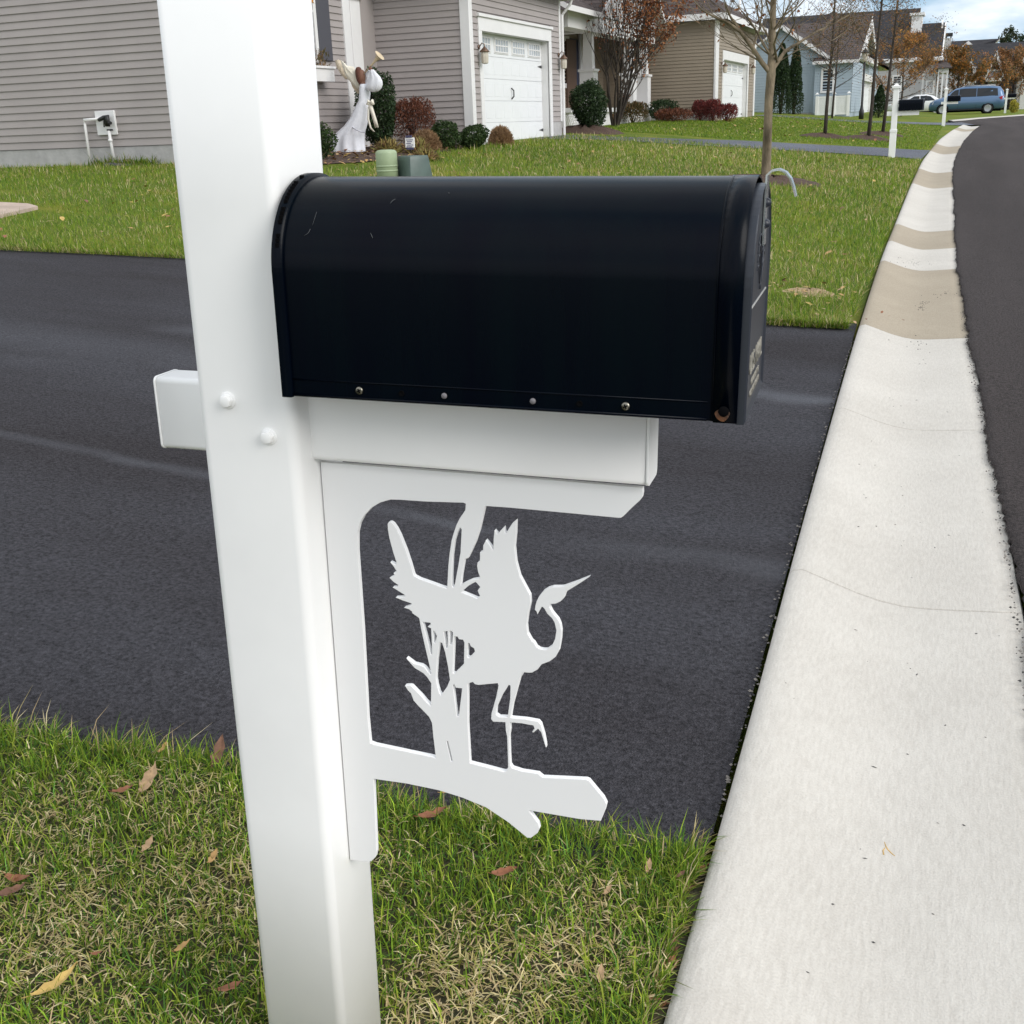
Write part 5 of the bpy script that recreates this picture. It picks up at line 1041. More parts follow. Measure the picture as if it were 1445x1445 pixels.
# irrigation valve on the side wall
P0=lambda x,y:PY(x,y,Y1-.03)
a=P0(134.2,157); b=P0(163.5,190); iv=thing('water_valve','white wall plate with black valve and two white pipes','valve',(a[0],Y1-.03,1.0))
mb=MB(); mb.box(a[0],Y1-.055,b[2],P0(159.5,157)[0]+.03,Y1-.012,a[2]); mb.build('plate',M_TRIM,iv,bevel=.006,seg=1)
mb=MB(); q=lambda x,y,o=.10:tuple(PY(x/6.02,y/6.02,Y1-o)); 
mb.tube([q(835,1010),q(715,1018),q(722,1060),q(772,1430)],.022,8); mb.build('pipe',M_TRIM,iv)
mb=MB(); mb.tube([q(925,1110),q(938,1190),q(978,1400)],.024,8); mb.tube([q(936,1180),q(940,1205)],.034,8); mb.build('pipe',M_TRIM,iv)
mb=MB(); mb.tube([q(840,1020,.12),q(880,1000,.13),q(905,985,.13),q(915,1075,.13)],[.03,.035,.045,.04],8); mb.tube([q(905,1045,.12),q(940,1045,.15)],.026,8); mb.tube([q(880,1000,.14),q(885,1080,.14)],.010,6); mb.tube([q(910,1105,.10),q(955,1103,.10)],.014,6); mb.build('valve_body',M_IRON,iv)
s0=PY(168,232,Y1-.2); mb=MB(); mb.prism([(s0[0]-.14,s0[2]-.06),(s0[0]+.40,s0[2]-.06),(s0[0]+.36,s0[2]+.0),(s0[0]-.08,s0[2]+.035)],'y',Y1-.45,Y1-.08); tag(mb.build('splash_block',mat('dark_plastic',(.06,.06,.065),.6),loc=tuple(s0),bevel=.006),'dark splash block at the foot of the white valve pipe','splash block')
n=500; X=rng.uniform(s0[0]-.5,s0[0]+.75,n); Yg=rng.uniform(Y1-.35,Y1-.1,n)
blades('lawn_grass',np.stack([X,Yg],1),terr(X,Yg)-.005,np.random.default_rng(2).gamma(9,.015,n),np.full(n,.012),np.abs(np.random.default_rng(3).normal(.4,.3,n)),colours(np.random.default_rng(4),n,.15)*.8,seed=19)
# ---------------------------------------------------------------- second house (tan) with porch
h2=thing('house','tan-sided house with white-columned porch and white double garage door','house',(-12,41,1.2))
XG2=-8.0; Y2=41.0; Y2e=49.4; zt2=4.42
mb=MB(); mb.box(-14,Y2+.02,.8,XG2-.25,Y2e,zt2); siding(mb,'y',Y2,-14,XG2,1.45,zt2,-1,.108); 
siding(mb,'y',Y2,0,0,zt2,zt2+.01,-1); mb.build('garage_side_wall',M_SID2,h2)
gd0,gd1=float(PX(1020,100,XG2)[1]),float(PX(1054,100,XG2)[1]); gz=float(PX(1021,84,XG2)[2])
mb=MB()
for (a,b,z0,z1) in ((Y2,gd0-.2,1.4,zt2),(gd1+.2,Y2e,1.5,zt2),(gd0-.2,gd1+.2,gz+.34,zt2)): siding(mb,'x',XG2,a,b,z0,z1,1,.108)
mb.box(XG2-.24,Y2+.03,.8,XG2-.01,gd0-.04,zt2); mb.box(XG2-.24,gd1+.04,.8,XG2-.01,Y2e,zt2); mb.box(XG2-.24,gd0-.04,gz+.05,XG2-.01,gd1+.04,zt2)
mb.build('garage_front_wall',M_SID2,h2)
trim(h2,'y',Y2,-1,[(XG2-.03,XG2+.036,1.3,zt2)],'corner_board'); trim(h2,'x',XG2,1,[(Y2,Y2+.5,1.3,zt2),(Y2e-.3,Y2e,1.3,zt2)],'corner_board',o=(0,.035))
trim(h2,'x',XG2,1,[(gd0-.2,gd0,1.1,gz),(gd1,gd1+.2,1.1,gz),(gd0-.2,gd1+.2,gz,gz+.3)],'door_casing',o=(-.01,.04))
garage_door(h2,XG2,gd0,gd1,1.16,gz)
trim(h2,'y',Y2,-1,[(-14,XG2,1.1,1.44)],'foundation',M_PARGE,o=(-.02,.008))
mb=MB(); mb.box(-24,26.5,.8,-12.02,54,zt2+.5); siding(mb,'x',-12,30,Y2,1.7,zt2,1,.108); siding(mb,'y',26.5,-24,-12,1.3,zt2+.5,-1,.12); mb.build('front_wall',M_SID2,h2)
yw=float(PX(797,100,-12)[1]); 
window(h2,'x',-12,1,yw-1.0,float(PX(800.5,100,-12)[1]),float(PX(800,118,-12)[2]),float(PX(800,58,-12)[2]),(0,1),.14)
ys=float(PX(802.6,100,-12)[1]); trim(h2,'x',-12,1,[(ys,ys+.95,float(PX(803,121,-12)[2]),float(PX(803,54,-12)[2]))],'shutter',M_NAVY,o=(0,.05))
mb=MB(); mb.tube([(-11.9,float(PX(815,100,-12)[1]),1.4),(-11.9,float(PX(815,100,-12)[1]),4.2)],.07,6); mb.build('downspout',M_TRIM,h2)
# porch
PXF=-10.0; pya=float(PX(838,45,PXF)[1]); pyb=float(PX(921,100,PXF)[1]); pzd=float(PX(895,152,PXF)[2]); pzb=float(PX(838,45,PXF)[2])
mb=MB(); mb.box(-12,pya-2.4,pzd-.12,PXF+.05,pyb,pzd); mb.box(-11.9,pya-2.3,.9,PXF-.05,pyb-.05,pzd-.12); mb.build('porch_deck',M_TRIM,h2)
mb=MB(); 
for k in range(16):
    y=pya-2.25+.15*k
    for s in (-1,1): mb.tube([(PXF-.02,y,.95),(PXF-.02,y+s*.5,pzd-.2)],.014,4,smooth=False)
mb.build('porch_lattice',M_TRIM,h2)
for yy_ in (pya+.2,float(PX(897,100,PXF)[1]),float(PX(917,100,PXF)[1])):
    mb=MB(); mb.box(PXF-.44,yy_-.22,pzd,PXF-.02,yy_+.22,pzd+1.0); mb.box(PXF-.48,yy_-.26,pzd+1.0,PXF+.02,yy_+.26,pzd+1.07)
    mb.loft([[(PXF-.23+a*r1,yy_+b*r1,z) for a,b in ((-1,-1),(1,-1),(1,1),(-1,1))] for z,r1 in ((pzd+1.07,.15),(pzb,.12))],smooth=False); mb.build('porch_column',M_TRIM,h2)
mb=MB(); mb.box(PXF-.5,pya-2.4,pzb,PXF,pyb+.3,pzb+.42); mb.box(-12,pya-.1,pzb,PXF-.5,pya+.3,pzb+.42); mb.build('porch_beam',M_TRIM,h2)
mb=MB(); ze_=pzb+.46; ym=(pya+pyb)/2+.3; gh=2.9; hw=(pyb-pya)/2+.55
for s in (-1,1): slab(mb,[(-14,ym+s*hw,ze_),(PXF+.3,ym+s*hw,ze_),(PXF+.3,ym,ze_+gh),(-14,ym,ze_+gh)],.14,0,1)
slab(mb,[(PXF+.35,pya-3.5,ze_),(PXF+.35,ym-hw,ze_),(-13.5,ym-hw,ze_+2.2),(-13.5,pya-3.5,ze_+2.2)],.14,0,1)
mb.build('porch_roof',[M_ROOF,M_TRIM],h2)
mb=MB(); mb.prism([(ym-hw+.15,ze_-.02),(ym+hw-.15,ze_-.02),(ym,ze_+gh-.3)],'x',PXF-.1,PXF+.05); mb.build('porch_gable',M_SID4,h2)
mb=MB()
for s in (-1,1): mb.prism([(ym+s*hw,ze_-.10),(ym+s*(hw-.16),ze_-.10),(ym-s*.0,ze_+gh-.26),(ym,ze_+gh-.02)],'x',PXF+.24,PXF+.36)
mb.build('gable_board',M_TRIM,h2)
window(h2,'x',-12,1,pya+1.7,pya+2.6,pzd+.9,pzd+2.3,(0,1),.12); 
mb=MB(); mb.box(-12.0,pya+3.4,pzd,-11.93,pya+4.4,pzd+2.15); mb.build('front_door',mat('brown_door',(.10,.06,.04),.5),h2)
mb=MB(); hip(mb,-16,XG2,Y2,Y2e,zt2+.2,zt2+3.1,.42,.2,'x'); hip(mb,-24,-12,26.5,54,zt2+.6,zt2+4.4,.4,.2,'y'); mb.build('roof',[M_ROOF,M_TRIM],h2)
lantern('small lantern left of the second house garage door',(XG2+.03,gd0-.42,float(PX(1019,94,XG2)[2])),.85)
lantern('small lantern right of the second house garage door',(XG2+.03,gd1+.55,float(PX(1063,97,XG2)[2])),.85)
# dormer post-like vent stack on tan roof
mb=MB(); v=PX(1044,4,-10.5); mb.tube([(-10.5,v[1],v[2]-1.2),(-10.5,v[1],v[2]+.5)],.06,8); mb.build('vent_pipe',M_TRIM,h2)
# ---------------------------------------------------------------- third house (blue-grey gable wall)
Y3=60.0; h3=thing('house','blue-grey house with bare gable wall behind the arborvitae pair','house',(-10,64,1.3))
er=PY(1168,78,Y3); xr3=float(er[0])+.15; ze3=float(er[2])-.1; sl=float((PY(1105.5,38.7,Y3)[2]-er[2])/(er[0]-PY(1105.5,38.7,Y3)[0])); xm3=float(PY(1106,37,Y3)[0]); zr3=ze3+sl*(xr3-xm3)
mb=MB(); mb.box(2*xm3-xr3,Y3+.02,.8,xr3-.02,74,ze3); siding(mb,'y',Y3,2*xm3-xr3,xr3,1.35,ze3,-1,.13)
siding(mb,'y',Y3,0,0,ze3,zr3-.05,-1,.13,lim=lambda z:(xm3-(zr3-z)/sl,xm3+(zr3-z)/sl)); mb.prism([(2*xm3-xr3,ze3),(xr3,ze3),(xm3,zr3)],'y',Y3+.03,73.9)
siding(mb,'x',xr3,Y3,74,1.3,ze3,1,.13); mb.build('gable_wall',M_SID3,h3)
mb=MB(); 
for s in (-1,1): slab(mb,[(xm3+s*(xr3-xm3+.35),Y3-.3,ze3-.2),(xm3+s*(xr3-xm3+.35),74.3,ze3-.2),(xm3,74.3,zr3+.12),(xm3,Y3-.3,zr3+.12)],.10,0,1)
mb.build('roof',[M_ROOF,M_TRIM],h3)
mb=MB(); mb.add([(xr3+.33,Y3-.32,ze3-.40),(xr3+.33,Y3-.32,ze3-.20),(xm3,Y3-.32,zr3+.10),(xm3,Y3-.32,zr3-.12),(xr3+.33,Y3-.22,ze3-.40),(xr3+.33,Y3-.22,ze3-.20),(xm3,Y3-.22,zr3+.10),(xm3,Y3-.22,zr3-.12)],[(0,1,2,3),(7,6,5,4),(0,4,5,1),(3,2,6,7)]); mb.build('rake_board',M_TRIM,h3)
trim(h3,'y',Y3,-1,[(xr3-.22,xr3,1.3,ze3-.2)],'corner_board')
trim(h3,'y',Y3,-1,[(2*xm3-xr3,xr3,.9,1.34)],'foundation',M_PARGE,o=(-.02,.006))
YW=Y3-.25; xw0,xw1=float(PY(1150,100,YW)[0]),float(PY(1203,100,YW)[0]); zw=float(PY(1180,86,YW)[2]); zwt=float(PY(1165,23,YW+7)[2])
mb=MB(); mb.box(xw0,YW+.02,.8,xw1-.02,YW+6,zw); siding(mb,'y',YW,xw0,xw1,1.3,zw,-1,.13); siding(mb,'x',xw1,YW,YW+6,1.3,zw,1,.13); mb.build('wing_wall',M_SID3,h3)
mb=MB(); slab(mb,[(xw0-.1,YW-.3,zw+.02),(xw1+.3,YW-.3,zw+.02),(xw1+.3,YW+7,zwt),(xw0-.1,YW+7,zwt)],.14,0,1); mb.build('wing_roof',[M_ROOF,M_TRIM],h3)
window(h3,'y',YW,-1,float(PY(1161.5,110,YW)[0]),float(PY(1175,110,YW)[0]),float(PY(1170,128,YW)[2]),float(PY(1170,99,YW)[2]),(0,1),.10)
# ---------------------------------------------------------------- fourth house: white garage with steep dormer gable
X4=-5.55; h4=thing('house','brown-roofed house with steep white dormer gable over white garage','house',(-8,75,1.2))
y4a=float(PX(1202,130,X4)[1]); y4b=float(PX(1237,130,X4)[1]); ze4=float(PX(1208,79,X4)[2]); 
mb=MB(); mb.box(-16,y4a,.8,X4-.25,y4b,ze4); siding(mb,'y',y4a,-16,X4,1.3,ze4,-1,.14); mb.build('side_wall',M_SID3,h4)
g0,g1=float(PX(1208.5,130,X4)[1]),float(PX(1229.5,130,X4)[1]); gz4=float(PX(1209,111,X4)[2])
mb=MB()
for a,b,z0,z1 in ((y4a,g0-.2,1.2,ze4),(g1+.2,y4b,1.2,ze4),(g0-.2,g1+.2,gz4+.3,ze4)): siding(mb,'x',X4,a,b,z0,z1,1,.14); mb.box(X4-.24,a,max(.8,z0-.1),X4-.01,b,z1)
mb.build('garage_front_wall',M_SID3,h4)
trim(h4,'x',X4,1,[(y4a,y4a+1.3,1.2,ze4),(g0-.4,g0,1.1,gz4),(g1,g1+.4,1.1,gz4),(g0-.4,g1+.4,gz4,gz4+.4)],'door_casing',o=(-.01,.05))
garage_door(h4,X4,g0,g1,1.12,gz4)
rz=float(PY(1195,19,y4a+4)[2]); mb=MB(); A4=PY(1177,15,80); A4=(float(A4[0]),80.,float(A4[2])); xw4=2*A4[0]-X4; e4=ze4+.1; B4=(A4[0],88.,A4[2])
for P4 in ([(X4+.4,y4a-.4,e4),(X4+.4,y4b+6,e4),B4,A4],[(xw4-.4,y4b+6,e4),(xw4-.4,y4a-.4,e4),A4,B4],[(xw4-.4,y4a-.4,e4),(X4+.4,y4a-.4,e4),A4],[(X4+.4,y4b+6,e4),(xw4-.4,y4b+6,e4),B4]): slab(mb,P4,.2,0,1); mb.build('roof',[M_ROOF,M_TRIM],h4)
ga,gb=float(PX(1208,78,X4+.2)[1]),float(PX(1232,80,X4+.2)[1]); gm=float(PX(1222,30,X4+.2)[1]); gzz=float(PX(1222,27,X4+.2)[2])
def dormer(parent,x,ya,yb,ym,zb,za,depth,wall,arched=True):
    mb=MB(); mb.prism([(ya+.2,zb),(yb-.2,zb),(ym,za-.3)],'x',x-depth,x); mb.build('dormer_wall',wall,parent)
    mb=MB(); 
    for s,yy_ in ((-1,ya),(1,yb)): slab(mb,[(x-depth,yy_,zb),(x+.3,yy_,zb),(x+.3,ym,za),(x-depth,ym,za)],.12,0,1)
    mb.build('dormer_roof',[M_ROOF,M_TRIM],parent)
    mb=MB(); t=.10*(yb-ya)
    for s,yy_ in ((-1,ya),(1,yb)): mb.prism([(yy_,zb-.12),(yy_+(ym-yy_)*.13,zb-.12),(ym,za-.55),(ym,za-.02)],'x',x+.31,x+.37)
    mb.box(x+.0,ya+.3,zb-.25,x+.34,yb-.3,zb); mb.build('gable_board',M_TRIM,parent)
    window(parent,'x',x,1,ym-.10*(yb-ya),ym+.10*(yb-ya),zb+.22*(za-zb),zb+.50*(za-zb),(0,1),.14)
dormer(h4,X4+.2,ga,gb,gm,ze4,gzz,5.0,M_SID4)
# ---------------------------------------------------------------- fifth house: tall pale house with arched gable window
Y5=98.0; h5=thing('house','pale two-storey house with dark roof and arched gable window','house',(-4,102,1.0))
xl5=float(PY(1205,85,Y5)[0]); xr5=float(PY(1323,90,Y5)[0]); ze5=float(PY(1300,82,Y5)[2]); zr5=float(PY(1310,33,Y5+4.5)[2])
mb=MB(); mb.box(xl5-6,Y5+.02,.4,xr5-.02,Y5+9,ze5); siding(mb,'y',Y5,xl5-6,xr5,1.0,ze5,-1,.16); siding(mb,'x',xr5,Y5,Y5+9,1.0,ze5,1,.16); mb.prism([(Y5+.1,ze5),(Y5+8.9,ze5),(Y5+4.5,zr5-.2)],'x',xl5-6,xr5-.02); mb.build('front_wall',M_SID4,h5)
mb=MB(); hip(mb,xl5-6,xr5-.2,Y5,Y5+9,ze5+.05,zr5,.45,.2,'x',gable=('x0','x1'))
xu=float(PY(1297,15,Y5+7)[0]); zu=float(PY(1297,10,Y5+7)[2]); hip(mb,xl5-8,xu-.3,Y5+2,Y5+14,ze5+1.0,zu,.4,.2,'x',gable=('x0','x1')); mb.build('roof',[M_ROOFD,M_TRIM],h5)
mb=MB(); mb.prism([(Y5+2.5,ze5+1),(Y5+13.5,ze5+1),(Y5+8,zu-.3)],'x',xl5-8,xu-.4); mb.build('upper_gable',M_SID4,h5)
b0=PY(1285.5,39,Y5+3.2); b1=PY(1302,21,Y5+3.2); mb=MB(); mb.box(b0[0],Y5+3.2,b0[2]-.6,b1[0],Y5+5.2,b1[2]); mb.box(b0[0]-.15,Y5+3.05,b1[2],b1[0]+.15,Y5+5.3,b1[2]+.18); mb.build('boxed_dormer',M_TRIM,h5)
mb=MB()
for s in (0,1):
    mb.prism([(Y5-.5+s*10,ze5-.15),(Y5-.1+s*9.2,ze5-.15),(Y5+4.5,zr5-.45),(Y5+4.5,zr5+.02)],'x',xr5+.22,xr5+.34)
mb.build('gable_board',M_TRIM,h5)
mb=MB(); mb.prism([(Y5+3.6,ze5+.6),(Y5+5.4,ze5+.6)]+[(Y5+4.5+.9*math.cos(a),ze5+2.0+.9*math.sin(a)) for a in np.linspace(0,math.pi,9)],'x',xr5-.02,xr5+.10); aw=mb.build('arched_window',M_TRIM,h5)
mb=MB(); mb.prism([(Y5+3.85,ze5+.8),(Y5+5.15,ze5+.8)]+[(Y5+4.5+.65*math.cos(a),ze5+2.0+.65*math.sin(a)) for a in np.linspace(0,math.pi,9)],'x',xr5,xr5+.13); mb.build('pane',M_GLASS,aw)
g=PY(1240,84,Y5-.4); mb=MB(); mb.box(xl5,Y5-.5,ze5-.25,xr5+.4,Y5-.02,ze5-.02); mb.build('eave_board',M_TRIM,h5)
trim(h5,'y',Y5,-1,[(float(PY(1302,100,Y5)[0]),float(PY(1305,100,Y5)[0]),1,ze5-.3)],'corner_board')
c0,c1=float(PY(1307,100,Y5)[0]),float(PY(1320,100,Y5)[0]); 
window(h5,'y',Y5,-1,c0+.15,c1-.1,float(PY(1310,131,Y5)[2]),float(PY(1310,116,Y5)[2]),(1,1),.12,mat('bright_pane',(.5,.52,.55),.15))
window(h5,'y',Y5,-1,float(PY(1262,100,Y5)[0]),float(PY(1272,100,Y5)[0]),float(PY(1266,128,Y5)[2]),float(PY(1266,108,Y5)[2]),(1,1),.12)
# arched bay porch at the right
bx0=float(PY(1322,120,Y5-1)[0]); mb=MB(); zb5=float(PY(1330,96,Y5-1)[2])
mb.box(bx0,Y5-1.2,zb5-.35,bx0+.75,Y5+3,zb5); 
for x_ in (bx0,bx0+.32,bx0+.63): mb.box(x_,Y5-1.15,.8,x_+.11,Y5-1.0,zb5-.35)
mb.build('arched_bay',M_TRIM,h5); mb=MB(); slab(mb,[(bx0-.2,Y5-1.5,zb5),(bx0+.95,Y5-1.5,zb5),(bx0+.95,Y5+3,zb5),(bx0-.2,Y5+3,zb5)],.05); slab(mb,[(bx0-.3,Y5-1.6,zb5+.02),(bx0+1.0,Y5-1.6,zb5+.02),(bx0+.2,Y5+1.5,zb5+.9),(bx0-.3,Y5+1.5,zb5+.9)],.06); mb.build('bay_roof',[M_ROOF],h5)
# ---------------------------------------------------------------- sixth house: long dark roof; seventh: grey gables with chimney behind
Y6=118.0; h6=thing('house','low house with long dark roof and small white gables at right','house',(6,122,1.0))
x6a,x6b=float(PY(1362,110,Y6)[0]),float(PY(1475,110,Y6)[0]); ze6=float(PY(1390,108,Y6)[2]); zr6=float(PY(1420,60,Y6+8)[2])
mb=MB(); mb.box(x6a,Y6+.02,.4,x6b,Y6+16,ze6); siding(mb,'y',Y6,x6a,x6b,.9,ze6,-1,.18); mb.prism([(Y6+.2,ze6),(Y6+15.8,ze6),(Y6+8,zr6-.3)],'x',x6a+.2,x6b-.2); mb.build('front_wall',mat('mauve_siding',(.17,.15,.16),.7,.05,1.2),h6)
mb=MB(); hip(mb,x6a,x6b,Y6,Y6+16,ze6+.1,zr6,.4,.2,'x',gable=('x0','x1')); mb.build('roof',[M_ROOFD,M_TRIM],h6)
def front_gable(parent,xa,xb,zb,za,Yp,wall,depth=5,door=True):
    xm_=(xa+xb)/2; mb=MB(); mb.prism([(xa,.7),(xb,.7),(xb,zb),(xm_,za-.25),(xa,zb)],'y',Yp,Yp+depth); w=mb.build('gable_front',wall,parent)
    mb=MB(); 
    for x_ in (xa-.35,xb+.35): slab(mb,[(x_,Yp-.3,zb-.1),(x_,Yp+depth,zb-.1),(xm_,Yp+depth,za),(xm_,Yp-.3,za)],.12,0,1)
    mb.build('gable_roof',[M_ROOFD,M_TRIM],parent)
    mb=MB()
    for x_ in (xa-.35,xb+.35): mb.prism([(x_,zb-.3),(x_+(xm_-x_)*.16,zb-.3),(xm_,za-.5),(xm_,za-.02)],'y',Yp-.38,Yp-.31)
    mb.box(xa-.2,Yp-.36,zb-.45,xb+.2,Yp-.02,zb-.18); mb.build('gable_board',M_TRIM,parent)
    window(parent,'y',Yp,-1,xm_-.35,xm_+.35,zb+.25*(za-zb),zb+.52*(za-zb),(0,1),.12)
    if door: mb=MB(); mb.box(xa+.35,Yp-.06,.8,xb-.35,Yp-.005,zb-.75); mb.build('garage_door',M_TRIM,parent)
YG6=112.0
front_gable(h6,float(PY(1395,110,YG6)[0]),float(PY(1411,110,YG6)[0]),float(PY(1403,107,YG6)[2]),float(PY(1406,71,YG6)[2]),YG6,mat('lilac_siding',(.30,.27,.30),.7),7)
front_gable(h6,float(PY(1365,110,YG6)[0]),float(PY(1372,110,YG6)[0]),float(PY(1368,112,YG6)[2]),float(PY(1368.5,82,YG6)[2]),YG6,M_SID2,7,False)
front_gable(h6,float(PY(1437,100,YG6)[0]),float(PY(1462,100,YG6)[0]),float(PY(1442,97,YG6)[2]),float(PY(1449,70,YG6)[2]),YG6,M_SID4,7)
Y7=140.0; h7=thing('house','grey double-gabled house with boxed chimney, farthest behind','house',(3,145,1.0))
xa,xb=float(PY(1341,80,Y7)[0]),float(PY(1385,80,Y7)[0]); z7=float(PY(1360,76,Y7)[2]); za7=float(PY(1355,57,Y7)[2])
mb=MB(); mb.box(xa,Y7,.3,xb,Y7+10,z7); mb.build('front_wall',M_SID4,h7)
mb=MB(); hip(mb,xa,xb,Y7+2,Y7+12,z7,za7+.3,.3,.2,'x'); mb.build('roof',[M_ROOFD,M_TRIM],h7)
front_gable(h7,xa+.2,xa+3.2,z7-.3,za7-.2,Y7-2,M_SID4,6,False); 
cx0,cx1=float(PY(1327.5,60,Y7-6)[0]),float(PY(1342,60,Y7-6)[0]); zc0,zc1=float(PY(1335,72,Y7-6)[2]),float(PY(1335,54,Y7-6)[2]); mb=MB(); mb.box(cx0,Y7-6,.8,cx1,Y7-4,zc1); ch=mb.build('chimney',M_SID4,h7)
mb=MB(); mb.box(cx0-.1,Y7-6.1,zc1+.25,cx1+.1,Y7-3.9,zc1+.5)
for x_ in (cx0,cx0+(cx1-cx0)*.45,cx1-.12): mb.box(x_,Y7-6,zc1,x_+.12,Y7-4,zc1+.25)
mb.build('chimney_cap',M_IRON,ch)
# ---------------------------------------------------------------- fence and lamp post
YF=61.5; fn=thing('vinyl_fence','short white panel fence with capped posts by the window','fence',(float(PY(1175,163,YF)[0]),YF,1.2))
fx0,fx1=float(PY(1150.5,150,YF)[0]),float(PY(1199,150,YF)[0]); fz=float(PY(1160,137,YF)[2]); xm_=.5*(fx0+fx1)
YF=59.2; fx0,fx1=float(PY(1150.5,150,YF)[0]),float(PY(1199,150,YF)[0]); fz=float(PY(1160,137,YF)[2]); fg=tz(fx0,YF)-.1
for x_ in (fx0,.5*(fx0+fx1),fx1-.13):
    mb=MB(); mb.box(x_,YF-.065,fg,x_+.13,YF+.065,fz+.05); mb.box(x_-.02,YF-.085,fz+.12,x_+.15,YF+.085,fz+.15); mb.add([(x_-.01,YF-.075,fz+.15),(x_+.14,YF-.075,fz+.15),(x_+.14,YF+.075,fz+.15),(x_-.01,YF+.075,fz+.15),(x_+.065,YF,fz+.22)],[(0,1,4),(1,2,4),(2,3,4),(3,0,4)]); mb.build('fence_post',M_VINYL,fn)
mb=MB(); n=22; xs_=np.linspace(fx0+.13,fx1-.13,n+1)
for a,b in zip(xs_[:-1],xs_[1:]): mb.box(a+.004,YF-.02,fg+.1,b-.004,YF+.02,fz-.05)
mb.build('fence_panel',M_VINYL,fn)
mb=MB(); mb.box(fx0+.13,YF-.03,fz-.05,fx1-.13,YF+.03,fz+.03); mb.build('fence_rail',M_VINYL,fn); mb=MB(); mb.box(fx0+.13,YF-.03,fg+.08,fx1-.13,YF+.03,fg+.16); mb.build('fence_rail',M_VINYL,fn)
lb=G(1215,168.2); lp=thing('lamp_post','dark lamp post with lantern head before the white garage','lamp post',lb); hl=float(PY(1218,84,lb[1])[2])-lb[2]
mb=MB(); mb.lathe([(.11,-.05),(.11,.35),(.075,.45),(.055,.6),(.045,hl-.1)],tuple(lb),12); mb.build('pole',M_IRON,lp)
mb=MB(); mb.lathe([(.05,0),(.10,.06),(.14,.36),(.13,.37)],(lb[0],lb[1],lb[2]+hl-.1),8,smooth=False); mb.build('lantern_glass',M_LGLASS,lp); mb=MB(); mb.lathe([(.20,.37),(.16,.42),(.05,.52),(.01,.60)],(lb[0],lb[1],lb[2]+hl-.1),8); mb.build('lantern_cap',M_IRON,lp)
# ================================================================ far mailboxes along the kerb
def far_post(base,label,h=1.52,rot=0):
    t=thing('mailbox_post',label,'post',base,'white mailbox posts farther along the kerb'); x,y,z=[float(v) for v in base]
    pr=rrect(.06,.06,.01,3); mb=MB(); mb.loft([[(x+a,y+b,z+q) for a,b in pr] for q in (-.1,h-.10)],smooth=False); mb.build('post_column',M_VINYL,t)
    mb=MB(); mb.box(x-.075,y-.075,z+.52,x+.075,y+.075,z+.58); mb.box(x-.068,y-.068,z-.05,x+.068,y+.068,z+.52); mb.build('post_sleeve',M_VINYL,t,bevel=.004,seg=1)
    mb=MB(); mb.box(x-.085,y-.085,z+h-.10,x+.085,y+.085,z+h-.05); mb.add([(x-.07,y-.07,z+h-.05),(x+.07,y-.07,z+h-.05),(x+.07,y+.07,z+h-.05),(x-.07,y+.07,z+h-.05),(x,y,z+h)],[(0,1,4),(1,2,4),(2,3,4),(3,0,4)]); mb.build('post_cap',M_VINYL,t)
    mb=MB(); mb.box(x-.16,y-.03,z+.86,x+.50,y+.03,z+.955); mb.build('cross_arm',M_VINYL,t,bevel=.004,seg=1); return t
def far_box(base,label):
    x,y,z=[float(v) for v in base]; z+=.957; t=thing('mailbox',label,'mailbox',(x+.33,y,z),'black mailboxes farther along the kerb')
    mb=MB(); a=arch(.19,.23,z,16); mb.loft([[(q,y+u,v) for u,v in a] for q in (x+.075,x+.585)],smooth=False); mb.build('body',M_BLACK,t)
    mb=MB(); a=arch(.197,.234,z-.001,16); mb.loft([[(q,y+u,v) for u,v in a] for q in (x+.565,x+.592)],smooth=False); d=mb.build('door',M_DOORSUN,t)
    mb=MB(); mb.tube([(x+.594,y,z+.15),(x+.60,y,z+.21),(x+.635,y,z+.235),(x+.66,y,z+.20)],.008,6); mb.build('handle',M_IRON,d)
    return t
fp=[G(1258,222),G(1331,178)]; p3=YG(1419,84.0); fp.append(np.array([p3[0],84.0,p3[2]]))
for b,l1,l2 in zip(fp,('nearest of the far white posts, at the second driveway','white mailbox post in front of the blue minivan','farthest white mailbox post, right of the minivan'),('black mailbox on the post by the second driveway','black mailbox in front of the blue minivan door','farthest black mailbox, right of the minivan tail')):
    far_post(b,l1); far_box(b,l2)
# ================================================================ utility boxes
b=G(548,262); t=thing('utility_pedestal','pale green round-topped utility pedestal in the lawn','utility box',b); x,y,z=b; k=1/(FPX/((CR@(b-np.array([0,0,CAMH])))[2]))
hh=float(PY(548,211,y)[2])-z; rw=15*k
mb=MB(); mb.lathe([(rw,-.05),(rw*1.0,hh-.34*rw),(rw*.95,hh-.16*rw),(rw*.80,hh-.05*rw),(rw*.45,hh-.0),(.002,hh)],tuple(b),28); mb.build('cover',mat('pale_green_plastic',(.30,.37,.23),.5,.08,6),t)
mb=MB(); 
for zz in (.18,.24): mb.lathe([(rw*1.012,zz),(rw*1.02,zz+.012),(rw*1.012,zz+.024)],tuple(b),28)
mb.build('ridge',mat('pale_green_plastic',(.30,.37,.23),.5),t)
b2=G(585,262); t=thing('transformer_box','dark green sloped transformer box beside the pale pedestal','utility box',b2); x,y,z=b2; h2_=float(PY(582,219.5,y)[2])-z
ang=R_(-32); ux=(math.cos(ang),math.sin(ang)); uy=(-math.sin(ang),math.cos(ang)); mb=MB(); rings=[]
for q,sx,sy in ((-.05,.215,.19),(h2_-.05,.165,.15),(h2_,.155,.14)): rings.append([(x+ux[0]*a*sx+uy[0]*c*sy,y+ux[1]*a*sx+uy[1]*c*sy,z+q) for a,c in ((-1,-1),(1,-1),(1,1),(-1,1))])
